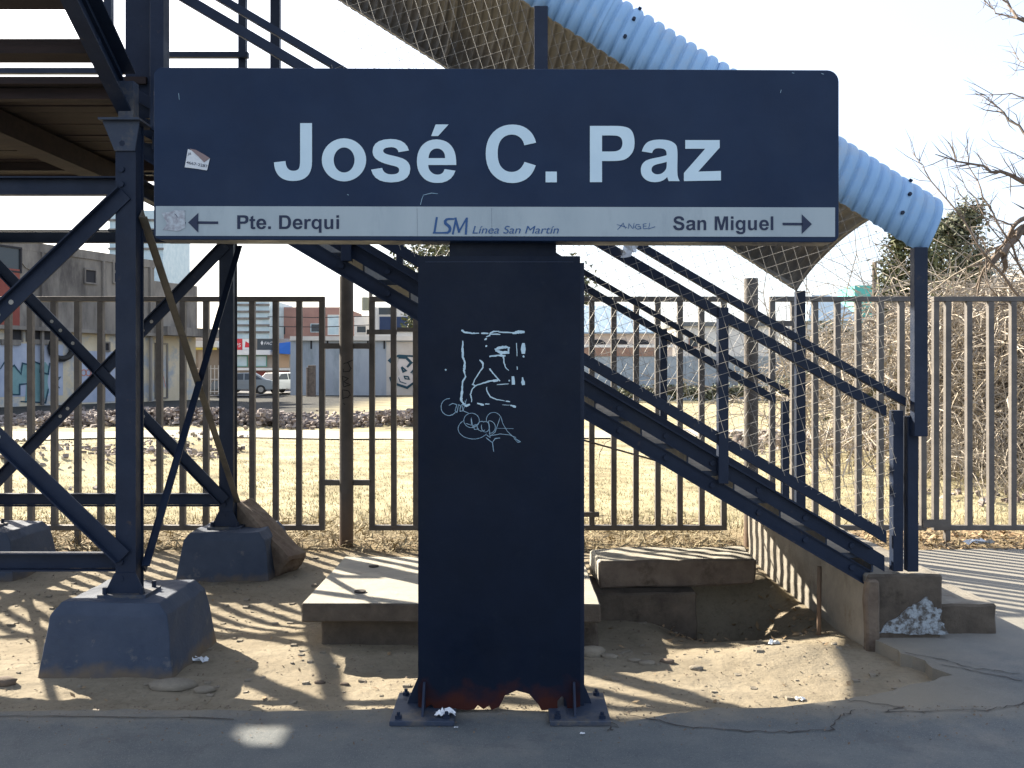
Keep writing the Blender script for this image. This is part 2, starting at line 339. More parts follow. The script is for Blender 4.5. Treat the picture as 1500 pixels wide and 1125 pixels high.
def ribbon(mb, pts, wd, fn):
    """a mitred stroke; it rises by hundredths of a millimetre along its length so that crossings never share a plane"""
    P = [Vector(p) for p in pts]; P = [p for i, p in enumerate(P) if i == 0 or (p-P[i-1]).length > 1e-6]
    if len(P) < 2: return
    W = list(wd) if hasattr(wd, '__len__') else [wd]*len(P)
    o = Vector(fn(*P[0])); e = max((P[-1]-P[0]).length, .01)
    nrm = (Vector(fn(P[0].x+e, P[0].y))-o).cross(Vector(fn(P[0].x, P[0].y+e))-o).normalized()
    if nrm.z > .5 or nrm.z < -.5: nrm *= math.copysign(1, nrm.z)
    elif nrm.dot(o - Vector((0, 0, EYE))) > 0: nrm = -nrm
    step = .00003 if o.y < 20 else .0008
    RIB[0] = (RIB[0]+1) % 9
    if (P[1]-P[0]).length > 0:
        P[0] = P[0] - (P[1]-P[0]).normalized()*W[0]*.3; P[-1] = P[-1] + (P[-1]-P[-2]).normalized()*W[min(len(W), len(P))-1]*.3
    b = len(mb.v)
    for i, p in enumerate(P):
        d1 = (p-P[i-1]).normalized() if i else (P[1]-p).normalized(); d2 = (P[i+1]-p).normalized() if i < len(P)-1 else d1
        d = d1+d2
        d = d.normalized() if d.length > 1e-4 else d1
        n = Vector((-d.y, d.x)); k = min(1.5, 1/max(.4, n.dot(Vector((-d1.y, d1.x))))); w_ = W[min(i, len(W)-1)]*(.5 if i not in (0, len(P)-1) else .38)*k
        off = nrm*(step*(i+1) + step*.3*RIB[0])
        mb.v.append(tuple(Vector(fn(*(p-n*w_)))+off)); mb.v.append(tuple(Vector(fn(*(p+n*w_)))+off))
    for i in range(len(P)-1): mb.f.append((b+2*i, b+2*i+2, b+2*i+3, b+2*i+1))
def wig(pts, amp, n=5):
    out = []
    for a, b_ in zip(pts[:-1], pts[1:]):
        for k in range(n):
            t = k/n; out.append((a[0]+(b_[0]-a[0])*t+rnd.uniform(-amp,amp), a[1]+(b_[1]-a[1])*t+rnd.uniform(-amp,amp)))
    return out+[pts[-1]]
cr = MB()
for pts in ([(1.52,4.16),(1.75,4.06),(1.62,4.0),(2.1,4.03),(2.35,4.12),(2.42,4.22)], [(.50,3.98),(.75,3.83),(1.05,3.78),(1.33,3.8),(1.42,3.95),(1.52,4.03)],
            [(2.10,4.86),(2.25,4.72),(2.33,4.60),(2.52,4.52)], [(2.2,4.66),(2.36,4.5),(2.48,4.42)], [(.36,3.98),(.44,3.84),(.40,3.8)], [(-2.6,3.93),(-1.9,3.96),(-1.2,3.92)]):
    w_ = wig(pts, .014, 8); ribbon(cr, w_, [rnd.uniform(.003,.009) for _ in w_], lambda u, v: (u, v, .004))
part('crack', cr, M['crack'], pav, kind='stuff')

# pale footpath beyond the lawn and the street in front of the shops
def sheet(name, pts, m, z):
    mb = MB(); mb.quad(*[(x, y, z) for x, y in pts]); o = part(name, mb, m, None); o['kind'] = 'structure'; return o
M['path'] = mat('pale_path', (.26,.24,.20), (.33,.31,.26), rough=.95, scale=2, bump=.2)
M['street'] = mat('asphalt', (.07,.07,.075), (.11,.11,.11), rough=.9, scale=2)
pth = MB(); pl = []; pr = []
for k in range(41):
    x = -26 + k*1.1; wv = .25*math.sin(x*.7) + .15*math.sin(x*1.9)
    pl.append((x, 21.0 + .06*x + wv*.6)); pr.append((x, 23.6 + .03*x + wv))
for k in range(40):
    q = [pl[k], pl[k+1], pr[k+1], pr[k]]; pth.quad(*[(x, y, float(gz(x, y)) + .03) for x, y in q])
o = part('path', pth, M['path'], None); o['kind'] = 'structure'
sheet('street', [(-70,52),(-16,56),(-16,74),(-70,74)], M['street'], .03)

# ------------------------------------------------------------------ glyphs (bold grotesque lettering)
def qpath(s):
    tok = s.replace(',', ' ').replace('M','M ').replace('L','L ').replace('Q','Q ').split(); pts = []; i = 0; cmd = None; cur = None
    while i < len(tok):
        if tok[i] in ('M','L','Q'): cmd = tok[i]; i += 1; continue
        if cmd in ('M','L'): cur = (float(tok[i]), float(tok[i+1])); pts.append(cur); i += 2
        else:
            c = (float(tok[i]), float(tok[i+1])); e = (float(tok[i+2]), float(tok[i+3])); i += 4
            for k in range(1, 6):
                t = k/5; pts.append(((1-t)**2*cur[0]+2*t*(1-t)*c[0]+t*t*e[0], (1-t)**2*cur[1]+2*t*(1-t)*c[1]+t*t*e[1]))
            cur = e
    if len(pts) > 1 and math.hypot(pts[0][0]-pts[-1][0], pts[0][1]-pts[-1][1]) < 1e-6: pts.pop()
    return pts
def ell(cx, cy, rx, ry, n=40): return [(cx+rx*math.cos(2*math.pi*k/n), cy+ry*math.sin(2*math.pi*k/n)) for k in range(n)]
def z1(cs, x0, base): return [[((x-x0)/594*1000, (base-y)/594*1000) for x, y in c] for c in cs]
def z2(cs, x0, base): return [[((x-x0)/453.7*1000, (base-y)/453.7*1000) for x, y in c] for c in cs]
RAW = {
 'J': [qpath('M258,55 L348,55 L348,345 Q348,420 312,457 Q275,493 205,493 Q135,493 98,455 Q62,418 60,352 L147,342 Q150,378 162,395 Q178,416 207,416 Q236,416 248,399 Q258,384 258,335')],
 'o': [ell(590,333,168,163), ell(591,334,79,95)],
 's': [qpath('M1082,262 L1003,275 Q996,238 948,237 Q888,238 887,264 Q886,283 925,293 L1000,311 Q1092,333 1092,400 Q1092,502 947,504 Q818,504 795,407 L879,394 Q890,443 950,443 Q1008,443 1008,412 Q1008,392 985,384 Q975,380 930,370 Q806,340 806,272 Q806,177 942,175 Q1060,175 1082,262')],
 'e': [qpath('M1440,372 L1228,372 Q1228,405 1250,425 Q1270,445 1300,445 Q1340,445 1352,403 L1434,415 Q1405,508 1298,508 Q1220,508 1181,459 Q1142,415 1142,345 Q1142,270 1183,222 Q1225,178 1290,178 Q1365,180 1402,226 Q1442,272 1440,372'), qpath('M1356,320 L1230,320 Q1232,285 1250,266 Q1268,247 1294,247 Q1320,247 1337,265 Q1355,283 1356,320')],
 'acute': [qpath('M1284,65 L1382,65 L1302,153 L1250,153')]}
RAW2 = {
 'C': [qpath('M376,155 L308,170 Q302,140 282,124 Q262,108 236,108 Q200,108 177,135 Q154,162 154,215 Q154,272 177,298 Q200,324 235,324 Q262,324 282,307 Q300,290 309,266 L374,286 Q358,338 322,363 Q287,388 237,388 Q172,388 128,342 Q85,297 85,218 Q85,140 128,95 Q172,50 240,50 Q300,50 337,85 Q365,110 376,155')],
 '.': [qpath('M431,322 L496,322 L496,384 L431,384')],
 'P': [qpath('M687,58 L830,58 Q880,58 905,68 Q925,76 935,98 Q945,122 945,155 Q945,190 932,212 Q915,240 888,252 Q865,261 805,261 L757,261 L757,383 L687,383'), qpath('M757,113 L803,113 Q838,113 850,117 Q875,126 875,157 Q875,180 862,193 Q850,203 830,205 Q820,206 795,206 L757,206')],
 'a': [qpath('M1046,215 L987,205 Q997,168 1020,152 Q1045,137 1090,137 Q1135,137 1157,147 Q1180,158 1187,173 Q1194,190 1193,235 L1192,305 Q1192,335 1195,350 Q1198,363 1206,377 L1142,377 Q1138,368 1134,353 Q1108,383 1062,383 Q1025,383 1003,364 Q981,344 981,313 Q981,280 1006,262 Q1025,249 1075,241 Q1112,234 1130,227 L1130,220 Q1130,204 1121,196 Q1110,187 1085,187 Q1068,187 1060,193 Q1051,199 1046,215'), qpath('M1131,265 Q1118,270 1090,276 Q1060,282 1052,290 Q1043,299 1043,310 Q1043,322 1053,330 Q1063,338 1078,338 Q1098,338 1112,325 Q1125,315 1129,300 Q1131,290 1131,265')],
 'z': [qpath('M1230,377 L1230,330 L1353,190 L1238,190 L1238,140 L1437,140 L1437,183 L1313,322 L1444,318 L1444,373')]}
GL = {'o': (611, z1(RAW['o'], 398, 490)), 's': (556, z1(RAW['s'], 777, 496)), 'e': (556, z1(RAW['e'], 1122, 501)),
      '.': (278, z2(RAW2['.'], 399, 384)), 'P': (667, z2(RAW2['P'], 654, 383)), 'a': (556, z2(RAW2['a'], 964, 378)),
 'l': (278, [qpath('M72,0 L209,0 L209,716 L72,716')]),
 'i': (278, [qpath('M72,0 L209,0 L209,519 L72,519'), qpath('M72,589 L209,589 L209,716 L72,716')]),
 'n': (611, [qpath('M66,0 L66,519 L193,519 L193,443 Q258,531 356,531 Q400,531 436,515 Q472,500 490,475 Q509,450 516,419 Q524,388 524,322 L524,0 L387,0 L387,265 Q387,350 378,374 Q369,399 349,412 Q329,426 301,426 Q265,426 236,406 Q218,390 210,355 Q203,322 203,235 L203,0')]),
 'r': (389, [qpath('M66,0 L66,519 L194,519 L194,445 Q227,498 253,514 Q280,531 313,531 Q361,531 405,505 L362,386 Q327,408 297,408 Q268,408 248,392 Q228,376 216,335 Q203,293 203,160 L203,0')]),
 't': (333, [qpath('M310,519 L310,409 L216,409 L216,200 Q216,136 219,126 Q221,115 231,109 Q241,102 255,102 Q274,102 311,115 L323,8 Q275,-12 215,-12 Q178,-12 148,0 Q118,13 104,33 Q90,53 85,87 Q80,111 80,184 L80,409 L17,409 L17,519 L80,519 L80,622 L216,703 L216,519')]),
 'q': (611, [qpath('M545,519 L545,-197 L408,-197 L408,58 Q350,-12 268,-12 Q170,-12 106,62 Q40,137 40,262 Q40,390 105,460 Q168,531 266,531 Q360,531 417,447 L417,519'), qpath('M412,258 Q412,175 378,137 Q345,96 295,96 Q246,96 213,136 Q180,176 180,262 Q180,345 212,385 Q245,425 294,425 Q345,425 378,385 Q412,345 412,258')]),
 'g': (611, [qpath('M416,519 L544,519 L544,53 Q544,-39 529,-84 Q514,-129 486,-155 Q458,-181 414,-196 Q370,-210 303,-210 Q176,-210 122,-166 Q68,-122 68,-56 L70,-33 L224,-52 Q228,-79 243,-89 Q263,-104 306,-104 Q360,-104 387,-88 Q402,-77 407,-53 Q410,-36 410,10 L410,72 Q350,0 270,0 Q165,0 103,88 Q40,160 40,266 Q40,395 104,463 Q167,531 262,531 Q360,531 416,445'), qpath('M412,262 Q412,185 378,147 Q345,108 295,108 Q246,108 213,146 Q180,183 180,266 Q180,345 212,385 Q245,425 294,425 Q345,425 378,385 Q412,345 412,262')]),
 'D': (722, [qpath('M73,716 L337,716 Q427,716 474,702 Q537,684 582,636 Q627,588 651,519 Q674,450 674,348 Q674,260 652,196 Q625,117 575,69 Q537,32 473,12 Q425,0 344,0 L73,0'), qpath('M218,595 L218,121 L326,121 Q386,121 413,128 Q449,137 472,158 Q496,179 511,229 Q526,278 526,362 Q526,447 511,492 Q496,537 469,562 Q443,587 401,594 Q370,595 283,595')]),
 'M': (833, [qpath('M71,0 L71,716 L287,716 L417,228 L546,716 L763,716 L763,0 L629,0 L629,564 L487,0 L348,0 L205,564 L205,0')]),
 'S': (667, [qpath('M36,233 L177,247 Q190,176 228,143 Q267,110 333,110 Q402,110 437,139 Q472,168 472,207 Q472,232 457,250 Q443,268 406,280 Q381,289 292,311 Q178,340 131,381 Q66,440 66,524 Q66,579 97,626 Q128,674 187,699 Q246,724 329,724 Q465,724 534,664 Q602,605 606,505 L461,499 Q452,555 421,579 Q390,603 328,603 Q264,603 228,577 Q204,560 204,532 Q204,506 226,488 Q253,465 358,441 Q463,416 513,389 Q564,362 592,315 Q621,268 621,199 Q621,137 586,82 Q551,28 488,1 Q425,-12 331,-12 Q194,-12 121,51 Q48,114 36,233')])}
GL['u'] = (611, [[(611-x-18, 519-y) for x, y in GL['n'][1][0]]])
GL['u'] = (611, [[(x, y) for x, y in GL['u'][1][0]]])
def fill_glyph(contours, fn, thick=0.0):
    """filled outline with holes -> MB (via a 2-D curve turned into a mesh)"""
    cu = bpy.data.curves.new('glyph', 'CURVE'); cu.dimensions = '2D'; cu.fill_mode = 'BOTH'
    for c in contours:
        sp = cu.splines.new('POLY'); sp.points.add(len(c)-1); sp.use_cyclic_u = True
        for k, (x, y) in enumerate(c): sp.points[k].co = (x, y, 0, 1)
    ob = bpy.data.objects.new('glyph', cu); COL.objects.link(ob)
    dg = bpy.context.evaluated_depsgraph_get(); m = bpy.data.meshes.new_from_object(ob.evaluated_get(dg))
    mb = MB(); mb.v = [tuple(fn(v.co.x, v.co.y)) for v in m.vertices]; mb.f = [tuple(p.vertices) for p in m.polygons]
    bpy.data.objects.remove(ob); bpy.data.curves.remove(cu); bpy.data.meshes.remove(m); return mb
def merge(a, b_):
    n = len(a.v); a.v += b_.v; a.f += [tuple(k+n for k in f) for f in b_.f]; return a
def line_text(s, px, py, em, fn, width, m, parent):
    """text set in the bold face; px,py baseline start in sign pixels, em in pixels"""
    tot = sum(278 if c == ' ' else GL[c][0] for c in s); sx = width/(tot-110); x = -60
    for c in s:
        if c == ' ': x += 278; continue
        wd, cs = GL[c]; 
        part('letter' if c != '.' else 'full_stop', fill_glyph([[(px+(u+x)*sx, py-v*em/1000) for u, v in k] for k in cs], fn), m, parent); x += wd
def font_text(body, size, shear, fn, bold=0.0):
    cu = bpy.data.curves.new('txt', 'FONT'); cu.body = body; cu.size = size; cu.shear = shear; cu.offset = bold
    ob = bpy.data.objects.new('txt', cu); COL.objects.link(ob)
    dg = bpy.context.evaluated_depsgraph_get(); m = bpy.data.meshes.new_from_object(ob.evaluated_get(dg))
    vs = [(v.co.x, v.co.y) for v in m.vertices]; x1 = max(v[0] for v in vs); x0 = min(v[0] for v in vs)
    mb = MB(); mb.v = [tuple(fn((x-x0)/(x1-x0), y)) for x, y in vs]; mb.f = [tuple(p.vertices) for p in m.polygons]
    bpy.data.objects.remove(ob); bpy.data.curves.remove(cu); bpy.data.meshes.remove(m); return mb

# ------------------------------------------------------------------ the station sign
SY = 3.96; CY = 4.0
def sp_(d):  return lambda px, py: (PX(px, SY), SY - d, PZ(py, SY))
def cp_(d):  return lambda px, py: (PX(px, CY), CY - d, PZ(py, CY))
sign = thing('station_sign', 'big navy station name sign reading José C. Paz on a thick dark pillar', 'sign', (-.05, 4.1, 0))
def rrect(x0, x1, y0, y1, r, n=6):
    rr = r if hasattr(r, '__len__') else [r]*4; out = []
    for (cx, cy, a0, q) in ((x1-rr[0], y0+rr[0], -90, rr[0]), (x1-rr[1], y1-rr[1], 0, rr[1]), (x0+rr[2], y1-rr[2], 90, rr[2]), (x0+rr[3], y0+rr[3], 180, rr[3])):
        for k in range(n+1):
            a = R(a0+90*k/n); out.append((cx+q*math.cos(a), cy+q*math.sin(a)))
    return out
bd = MB().prism([(px, py + (px-225)*.004) for px, py in rrect(225,1229,98.5,351,[17,12,10,12])], lambda u, v, t: (PX(u, SY), SY+t, PZ(v, SY)), 0, .13)
part('sign_board', bd, M['navy'], sign, bevel=.004)
st = MB().prism([(228.5,302),(1223,304),(1223,347),(228.5,345.5)], lambda u, v, t: (PX(u, SY), SY-t, PZ(v, SY)), .0022, -.002)
strip = part('info_strip', st, M['strip'], sign)
fn4 = sp_(.004)
def z1f(d): 
    f = sp_(d); return lambda x, y: f(390 + x/5.1724, 170 + y/5.1724)
def z2f(d):
    f = sp_(d); return lambda x, y: f(690 + x/3.9474, 170 + y/3.9474)
for k in ('J', 'o', 's'): part('letter', fill_glyph(RAW[k], z1f(.003)), M['white'], sign)
part('letter', merge(fill_glyph(RAW['e'], z1f(.003)), fill_glyph(RAW['acute'], z1f(.003))), M['white'], sign)
for k in ('C', '.', 'P', 'a', 'z'): part('letter' if k != '.' else 'full_stop', fill_glyph(RAW2[k], z2f(.003)), M['white'], sign)
line_text('Pte. Derqui', 347.5, 335.6, 28, fn4, 150, M['ink'], strip)
line_text('San Miguel', 986.5, 337.2, 28, fn4, 146.5, M['ink'], strip)
ar = MB(); ar.quad(fn4(276,326), fn4(291,341), fn4(291,312)); ar.quad(fn4(290,324.3), fn4(290,328.2), fn4(320,328.4), fn4(320,324.6)); part('arrow', ar, M['ink'], strip)
ar = MB(); ar.quad(fn4(1189,328.5), fn4(1174,314), fn4(1174,343)); ar.quad(fn4(1146,326.4), fn4(1175,326.6), fn4(1175,330.4), fn4(1146,330.2)); part('arrow', ar, M['ink'], strip)
lg = MB(); q7 = lambda x, y: fn4(600 + x/5.769, 300 + y/5.769)
ribbon(lg, [(230,112),(210,236)], 23, q7); ribbon(lg, [(203,238),(268,238)], 18, q7)
sS = [(372,121),(330,121),(312,126),(301,140),(303,158),(318,170),(335,184),(343,203),(338,224),(322,237),(278,238)]
ribbon(lg, sS, [18,18,20,23,24,25,25,24,22,19,17], q7)
ribbon(lg, [(366,246),(388,140)], 20, q7); ribbon(lg, [(388,116),(418,228)], 25, q7); ribbon(lg, [(416,232),(478,122)], 18, q7); ribbon(lg, [(484,116),(476,246)], 23, q7)
part('logo', lg, M['logo'], strip, kind='stuff')
part('lettering', font_text('Línea San Martín', 10, .24, lambda u, v: fn4(692+126.6*u, 342.2 - v*1.62), 0), M['logo'], strip, kind='stuff')
an = MB(); qa = lambda x, y: fn4(720 + x/2.885, 90 + y/2.885)
for pts in ([(533,712),(556,684),(566,706)], [(530,690),(572,702)], [(578,708),(580,686),(598,708),(602,684)], [(626,690),(612,690),(606,702),(618,710),(630,706),(628,698),(618,698)], [(654,686),(640,688),(642,708),(660,706)], [(640,697),(654,696)], [(668,684),(664,708),(690,699)]):
    ribbon(an, wig(pts, .8, 3), 2.6, qa)
part('scratched_writing', an, M['logo'], strip, kind='stuff')
# torn sticker on the board and the scraped-off one on the strip
def stk(pts, d, m, name, parent): 
    mb = MB(); mb.quad(*[sp_(d + rnd.uniform(0,.0015))(225 + x/7.5, 200 + y/7.5) for x, y in pts]); return part(name, mb, m, parent)
M['sticker'] = mat('sticker_paper', (.50,.53,.57), (.60,.62,.64), rough=.7, scale=40)
M['sticker_torn'] = mat('sticker_torn', (.23,.17,.17), rough=.9)
s1 = stk([(380,140),(460,165),(560,285),(622,240),(590,375),(470,355),(345,340)], .003, M['sticker'], 'sticker', sign)
stk([(400,135),(470,150),(560,200),(622,240),(558,285),(500,225)], .0045, M['sticker_torn'], 'torn_backing', s1)
def st_txt(u, v): return sp_(.0052)(225 + (365+u*232)/7.5, 200 + (300+u*46 - v*4.4)/7.5)
part('lettering', font_text('4667-2287', 10, 0, st_txt, .02), M['ink'], s1, kind='stuff')
part('lettering', font_text('JA', 10, .2, lambda u, v: sp_(.0052)(225 + (378+u*38)/7.5, 200 + (205 - v*4)/7.5), .02), M['ink'], s1, kind='stuff')
M['scrape'] = mat('scraped_sticker', (.27,.27,.30), (.42,.46,.50), rough=.9, scale=45, lo=.4, hi=.6)
stk([(90,840),(200,828),(235,812),(345,815),(352,1000),(280,1040),(110,1025),(150,960)], .0032, M['scrape'], 'sticker_remnant', strip)
sr = MB(); q9 = lambda x, y: fn4(225 + x/7.5, 200 + y/7.5)
for pts in ([(235,815),(345,818),(335,890),(270,890),(235,850)], [(250,872),(262,880)], [(290,868),(306,878)], [(318,870),(330,880)], [(320,935),(352,945),(345,995)], [(105,1025),(150,1020)]): ribbon(sr, wig(pts, 2, 3), 6, q9)
part('sticker_ink', sr, M['ink'], strip, kind='stuff')
jn = MB()
for x in (611, 720): ribbon(jn, [(x,305),(x+.6,346)], .32, sp_(.0032))
part('strip_joint', jn, M['ink'], strip, kind='stuff')
sc = MB()
for pts in ([(262,137),(263,146)], [(1144,132),(1143,136)], [(620,287),(618,292),(616,300)], [(620,286),(632,283),(641,284)], [(509,285),(511,286)], [(1160,107),(1163,107.5)], [(1203,108),(1206,109)]): ribbon(sc, pts, 1.0, sp_(.003))
part('scratch', sc, M['scrawl_thin'], sign, kind='stuff')
# neck, pillar sheets with a rusted-out foot, inner posts, base plates
part('neck', MB().box(PX(658,4.02), PX(815,4.02), 4.03, 4.16, 1.98, PZ(350,4.0)), M['column'], sign, bevel=.003)
cx0, cx1, ct = PX(612.5, CY), PX(850, CY), PZ(377, CY)
foot = [(cx1, .03), (.285, .026), (.245, .018), (.238, .06), (.218, .075), (.20, .055), (.20, .02), (.13, .012), (.115, .04), (.075, .085), (.02, .10), (-.03, .08), (-.055, .03), (-.09, .014), (-.10, .034), (-.125, .018), (-.15, .036), (-.165, .018), (-.20, .014), (-.25, .02), (-.30, .026), (-.335, .014), (-.355, .04), (-.385, .02), (cx0, .03)]
front = MB().prism([(cx0, ct), (cx1, ct)] + foot, lambda u, v, t: (u, CY+t, v), 0, .008)
fs = part('pillar_sheet', front, M['column'], sign)
part('pillar_sheet', MB().box(cx0, cx1, CY+.192, CY+.2, .12, ct), M['column'], sign)
for x in (cx0, cx1-.008): part('side_sheet', MB().box(x, x+.008, CY+.0085, CY+.1915, .09, ct-.001), M['column'], sign)
part('pillar_cap', MB().box(cx0+.001, cx1-.001, CY+.001, CY+.199, ct, ct+.006), M['column'], sign)
part('sheet_seam', MB().box(cx0+.03, cx1-.03, CY-.0015, CY+.001, ct-.022, ct-.018), M['steel'], sign)
for s, xc in ((-1, -.365), (1, .275)):
    hb = MB()
    hb.box(xc-.045, xc+.045, 4.03, 4.04, .02, ct-.02).box(xc-.045, xc+.045, 4.14, 4.15, .02, ct-.02).box(xc-.005, xc+.005, 4.0405, 4.1395, .02, ct-.02)
    part('inner_post', hb, M['steel'], sign)
    x0, x1 = (-.52, -.245) if s < 0 else (.16, .42)
    bp_ = part('base_plate', MB().box(x0, x1, 3.85, 4.2, .001, .022), M['steel_dusty'], sign, bevel=.003)
    xe = cx0 if s < 0 else cx1
    g = MB(); f = lambda u, v, t: (u, t, v)
    g.prism([(xe - s*.001, .022), (xe + s*.055, .022), (xe + s*.045, .05), (xe - s*.001, .155)], f, 4.06, 4.072)
    part('gusset', g, M['steel'], sign); g = MB()
    g.prism([(3.9, .022), (CY-.001, .022), (CY-.001, .14), (3.985, .14)], lambda u, v, t: (t, u, v), xe - s*.028 - .005, xe - s*.028 + .005)
    part('gusset', g, M['steel'], sign)
    for bx in (x0+.035, x1-.035):
        for by in (3.885, 4.165):
            b_ = MB().tube([(bx, by, .022), (bx, by, .036)], .016, 6).tube([(bx, by, .036), (bx, by, .05)], .008, 8)
            part('anchor_bolt', b_, M['steel'], bp_)
# pale marker scrawl on the pillar
q3 = lambda d: (lambda x, y: cp_(d)(640 + x/5.625, 470 + y/5.625))
sw = MB(); fq = q3(.002)
for pts, wd in (([(205,78),(230,95),(290,103),(345,102)], [16,14,12,9]), ([(370,102),(420,104)], 14), ([(395,155),(408,145)], 14), ([(408,130),(435,122),(440,100),(470,88),(510,86)], [10,12,10,12,10]), ([(440,108),(520,112)], 11), ([(510,92),(620,98)], [9,11]), ([(628,102),(670,92),(716,92)], [18,26,22]),
    ([(213,168),(212,230),(214,300),(230,340),(228,385),(222,410),(236,460),(212,500),(208,560),(205,610),(200,650)], [12,16,16,13,20,18,10,14,14,18,20]), ([(200,650),(215,680),(240,700),(268,690)], [18,16,16,18]),
    ([(407,205),(409,209)], 16), ([(480,235),(520,222),(565,215),(598,222)], [14,22,22,14]), ([(485,245),(530,262),(590,262)], [16,26,22]), ([(590,222),(592,265)], 14), ([(438,292),(500,285),(560,288)], [14,14,18]), ([(548,290),(552,340),(566,385),(592,408)], [12,10,9,7]),
    ([(656,185),(660,290)], 7), ([(712,192),(712,262)], [30,38]), ([(713,292),(714,297)], 16), ([(355,322),(380,352),(378,385),(340,440),(310,490),(295,524)], [12,14,12,10,9,9]), ([(292,524),(325,535)], 10),
    ([(325,532),(385,512),(440,495),(500,490)], [9,10,14,22]), ([(435,398),(470,440),(518,494)], [14,10,9]), ([(495,526),(590,519)], 7), ([(320,535),(290,565),(277,605),(286,640),(286,668)], [8,9,11,9,7]),
    ([(410,545),(412,580),(440,625),(490,648),(560,660)], [8,11,11,10,6]), ([(570,662),(600,666)], 10), ([(336,680),(382,692)], [12,16]), ([(400,686),(432,685)], 9), ([(610,695),(645,708)], [12,18]), ([(540,690),(600,695)], 4),
    ([(627,465),(630,515)], [26,30]), ([(706,470),(712,520)], [14,38]), ([(595,490),(597,496)], 12), ([(660,380),(662,400)], 8), ([(70,402),(76,404)], 12)):
    q_ = wig(pts, 1.6, 4) if len(pts) > 2 else wig(pts, 1.2, 3); n_ = len(q_)
    ww = [(wd[min(len(wd)-1, int(i/(n_-1)*(len(wd)-1)+.5))] if hasattr(wd, '__len__') else wd)*rnd.uniform(.75, 1.2) for i in range(n_)]
    ribbon(sw, q_, ww, fq)
part('marker_scrawl', sw, M['scrawl'], sign, kind='stuff')
tg = MB(); ft = q3(.0024)
def arcp(cx, cy, rx, ry, a0, a1, n=14): return [(cx+rx*math.cos(R(a0+(a1-a0)*k/n)), cy+ry*math.sin(R(a0+(a1-a0)*k/n))) for k in range(n+1)]
for pts, wd in ((arcp(100,710,66,70,-85,-330), 6), ([(100,695),(130,680),(165,690),(150,740),(165,755),(180,690),(195,700),(190,745),(215,740),(205,690),(240,690),(232,660)], 6), ([(245,645),(215,740),(262,760)], 5),
    (arcp(286,820,64,60,60,420,22), 5), (arcp(300,888,125,85,-130,-330,18), 5), ([(240,845),(285,860),(282,795),(295,880),(340,850),(300,862),(310,895),(345,890)], 5), (arcp(370,868,38,40,-60,-310), 5), (arcp(400,872,34,44,-120,200), 5), ([(425,825),(438,960),(410,940)], 6), (arcp(430,875,52,52,-90,90), 5),
    (arcp(468,812,60,58,-30,-190), 5), ([(440,950),(480,915),(525,785),(545,850),(580,910),(640,965),(685,1000)], 5), ([(495,885),(630,888)], 4), ([(440,945),(520,932),(600,940),(650,960)], 5), ([(640,965),(690,995),(668,1002),(636,970)], 4), ([(405,962),(458,1005),(468,1075)], [7,9,16]), ([(458,1000),(480,970),(518,965)], 7)):
    ribbon(tg, wig(pts, .8, 3), [ (wd[0] if hasattr(wd, '__len__') else wd)*rnd.uniform(.7, 1.2) for _ in range(3*len(pts)-2)], ft)
part('marker_tag', tg, M['scrawl_thin'], sign, kind='stuff')

# ------------------------------------------------------------------ fence
FY = 8.05; FS = FY / F
def fx(px): return (px - 750) * FS
FZ0, FZ1 = PZ(769, FY), PZ(442, FY)
barm = MB().box(-.024, .024, -.024, .024, FZ0, FZ1-.001).mesh('bar'); barm.materials.append(M['fence'])
def fence(x0, x1, bars, label, legs=()):
    t = thing('steel_fence', label, 'fence', ((x0+x1)/2, FY, 0), 'steel bar fence panels along the waste ground')
    part('top_rail', MB().box(x0-.024, x1+.024, FY-.027, FY+.027, FZ1, FZ1+.045), M['fence'], t, bevel=.004)
    part('bottom_rail', MB().box(x0-.024, x1+.024, FY-.027, FY+.027, FZ0-.045, FZ0), M['fence'], t, bevel=.004)
    for x in bars:
        o = bpy.data.objects.new('bar', barm); COL.objects.link(o); o.parent = t; o.location = (x-(x0+x1)/2, rnd.uniform(-.003,.003), 0); o.rotation_euler = (0, rnd.uniform(-.002,.002), 0)
    for x in legs: part('leg', MB().box(x-.022, x+.022, FY-.022, FY+.022, -.12, FZ0-.0455), M['fence'], t)
    return t
def spread(a, b_, n): return [a + (b_-a)*k/n for k in range(n+1)]
xb = [fx(472-34*k) for k in range(0, 17)]
fence(xb[8], xb[0], xb[:9], 'brown steel bar fence panel behind the cross-braced tower, ending beside the round post', (xb[4],))
xb2 = [xb[8]-.11-.205*k for k in range(0, 19)]
fence(xb2[-1], xb2[0], xb2, 'brown steel bar fence panel at the left edge, in front of the graffiti wall', (xb2[9], xb2[2]))
xc = spread(fx(545), fx(1060), 16)
pc = fence(xc[0], xc[-1], xc, 'brown steel bar fence panel behind the sign pillar and the stairs')
part('latch_bar', MB().box(fx(538), fx(582), FY-.034, FY-.0275, PZ(490,FY), PZ(483,FY)), M['fence'], pc)
lb = MB().box(fx(582.2), fx(616), FY-.034, FY-.0275, PZ(486,FY), PZ(480,FY)); part('latch_bar', lb, M['fence'], pc)
lb = MB().box(fx(850), fx(877), FY-.05, FY-.0275, PZ(756,FY), PZ(749,FY)); part('latch_bar', lb, M['fence'], pc)
xd = spread(fx(1131), fx(1352), 7)
pd = fence(xd[0], xd[-1], xd, 'brown steel bar fence panel seen through the wire mesh at the stair foot', (xd[0],))
part('latch_bar', MB().box(fx(1124), fx(1166), FY-.034, FY-.0275, PZ(478,FY), PZ(470,FY)), M['fence'], pd)
xe_ = [fx(1370), fx(1387)] + [fx(1387+32*k) for k in range(1, 12)]
pe = fence(xe_[0], xe_[-1], xe_, 'sunlit steel bar fence panel right of the canopy post, before the dry thicket', (xe_[1], xe_[8]))
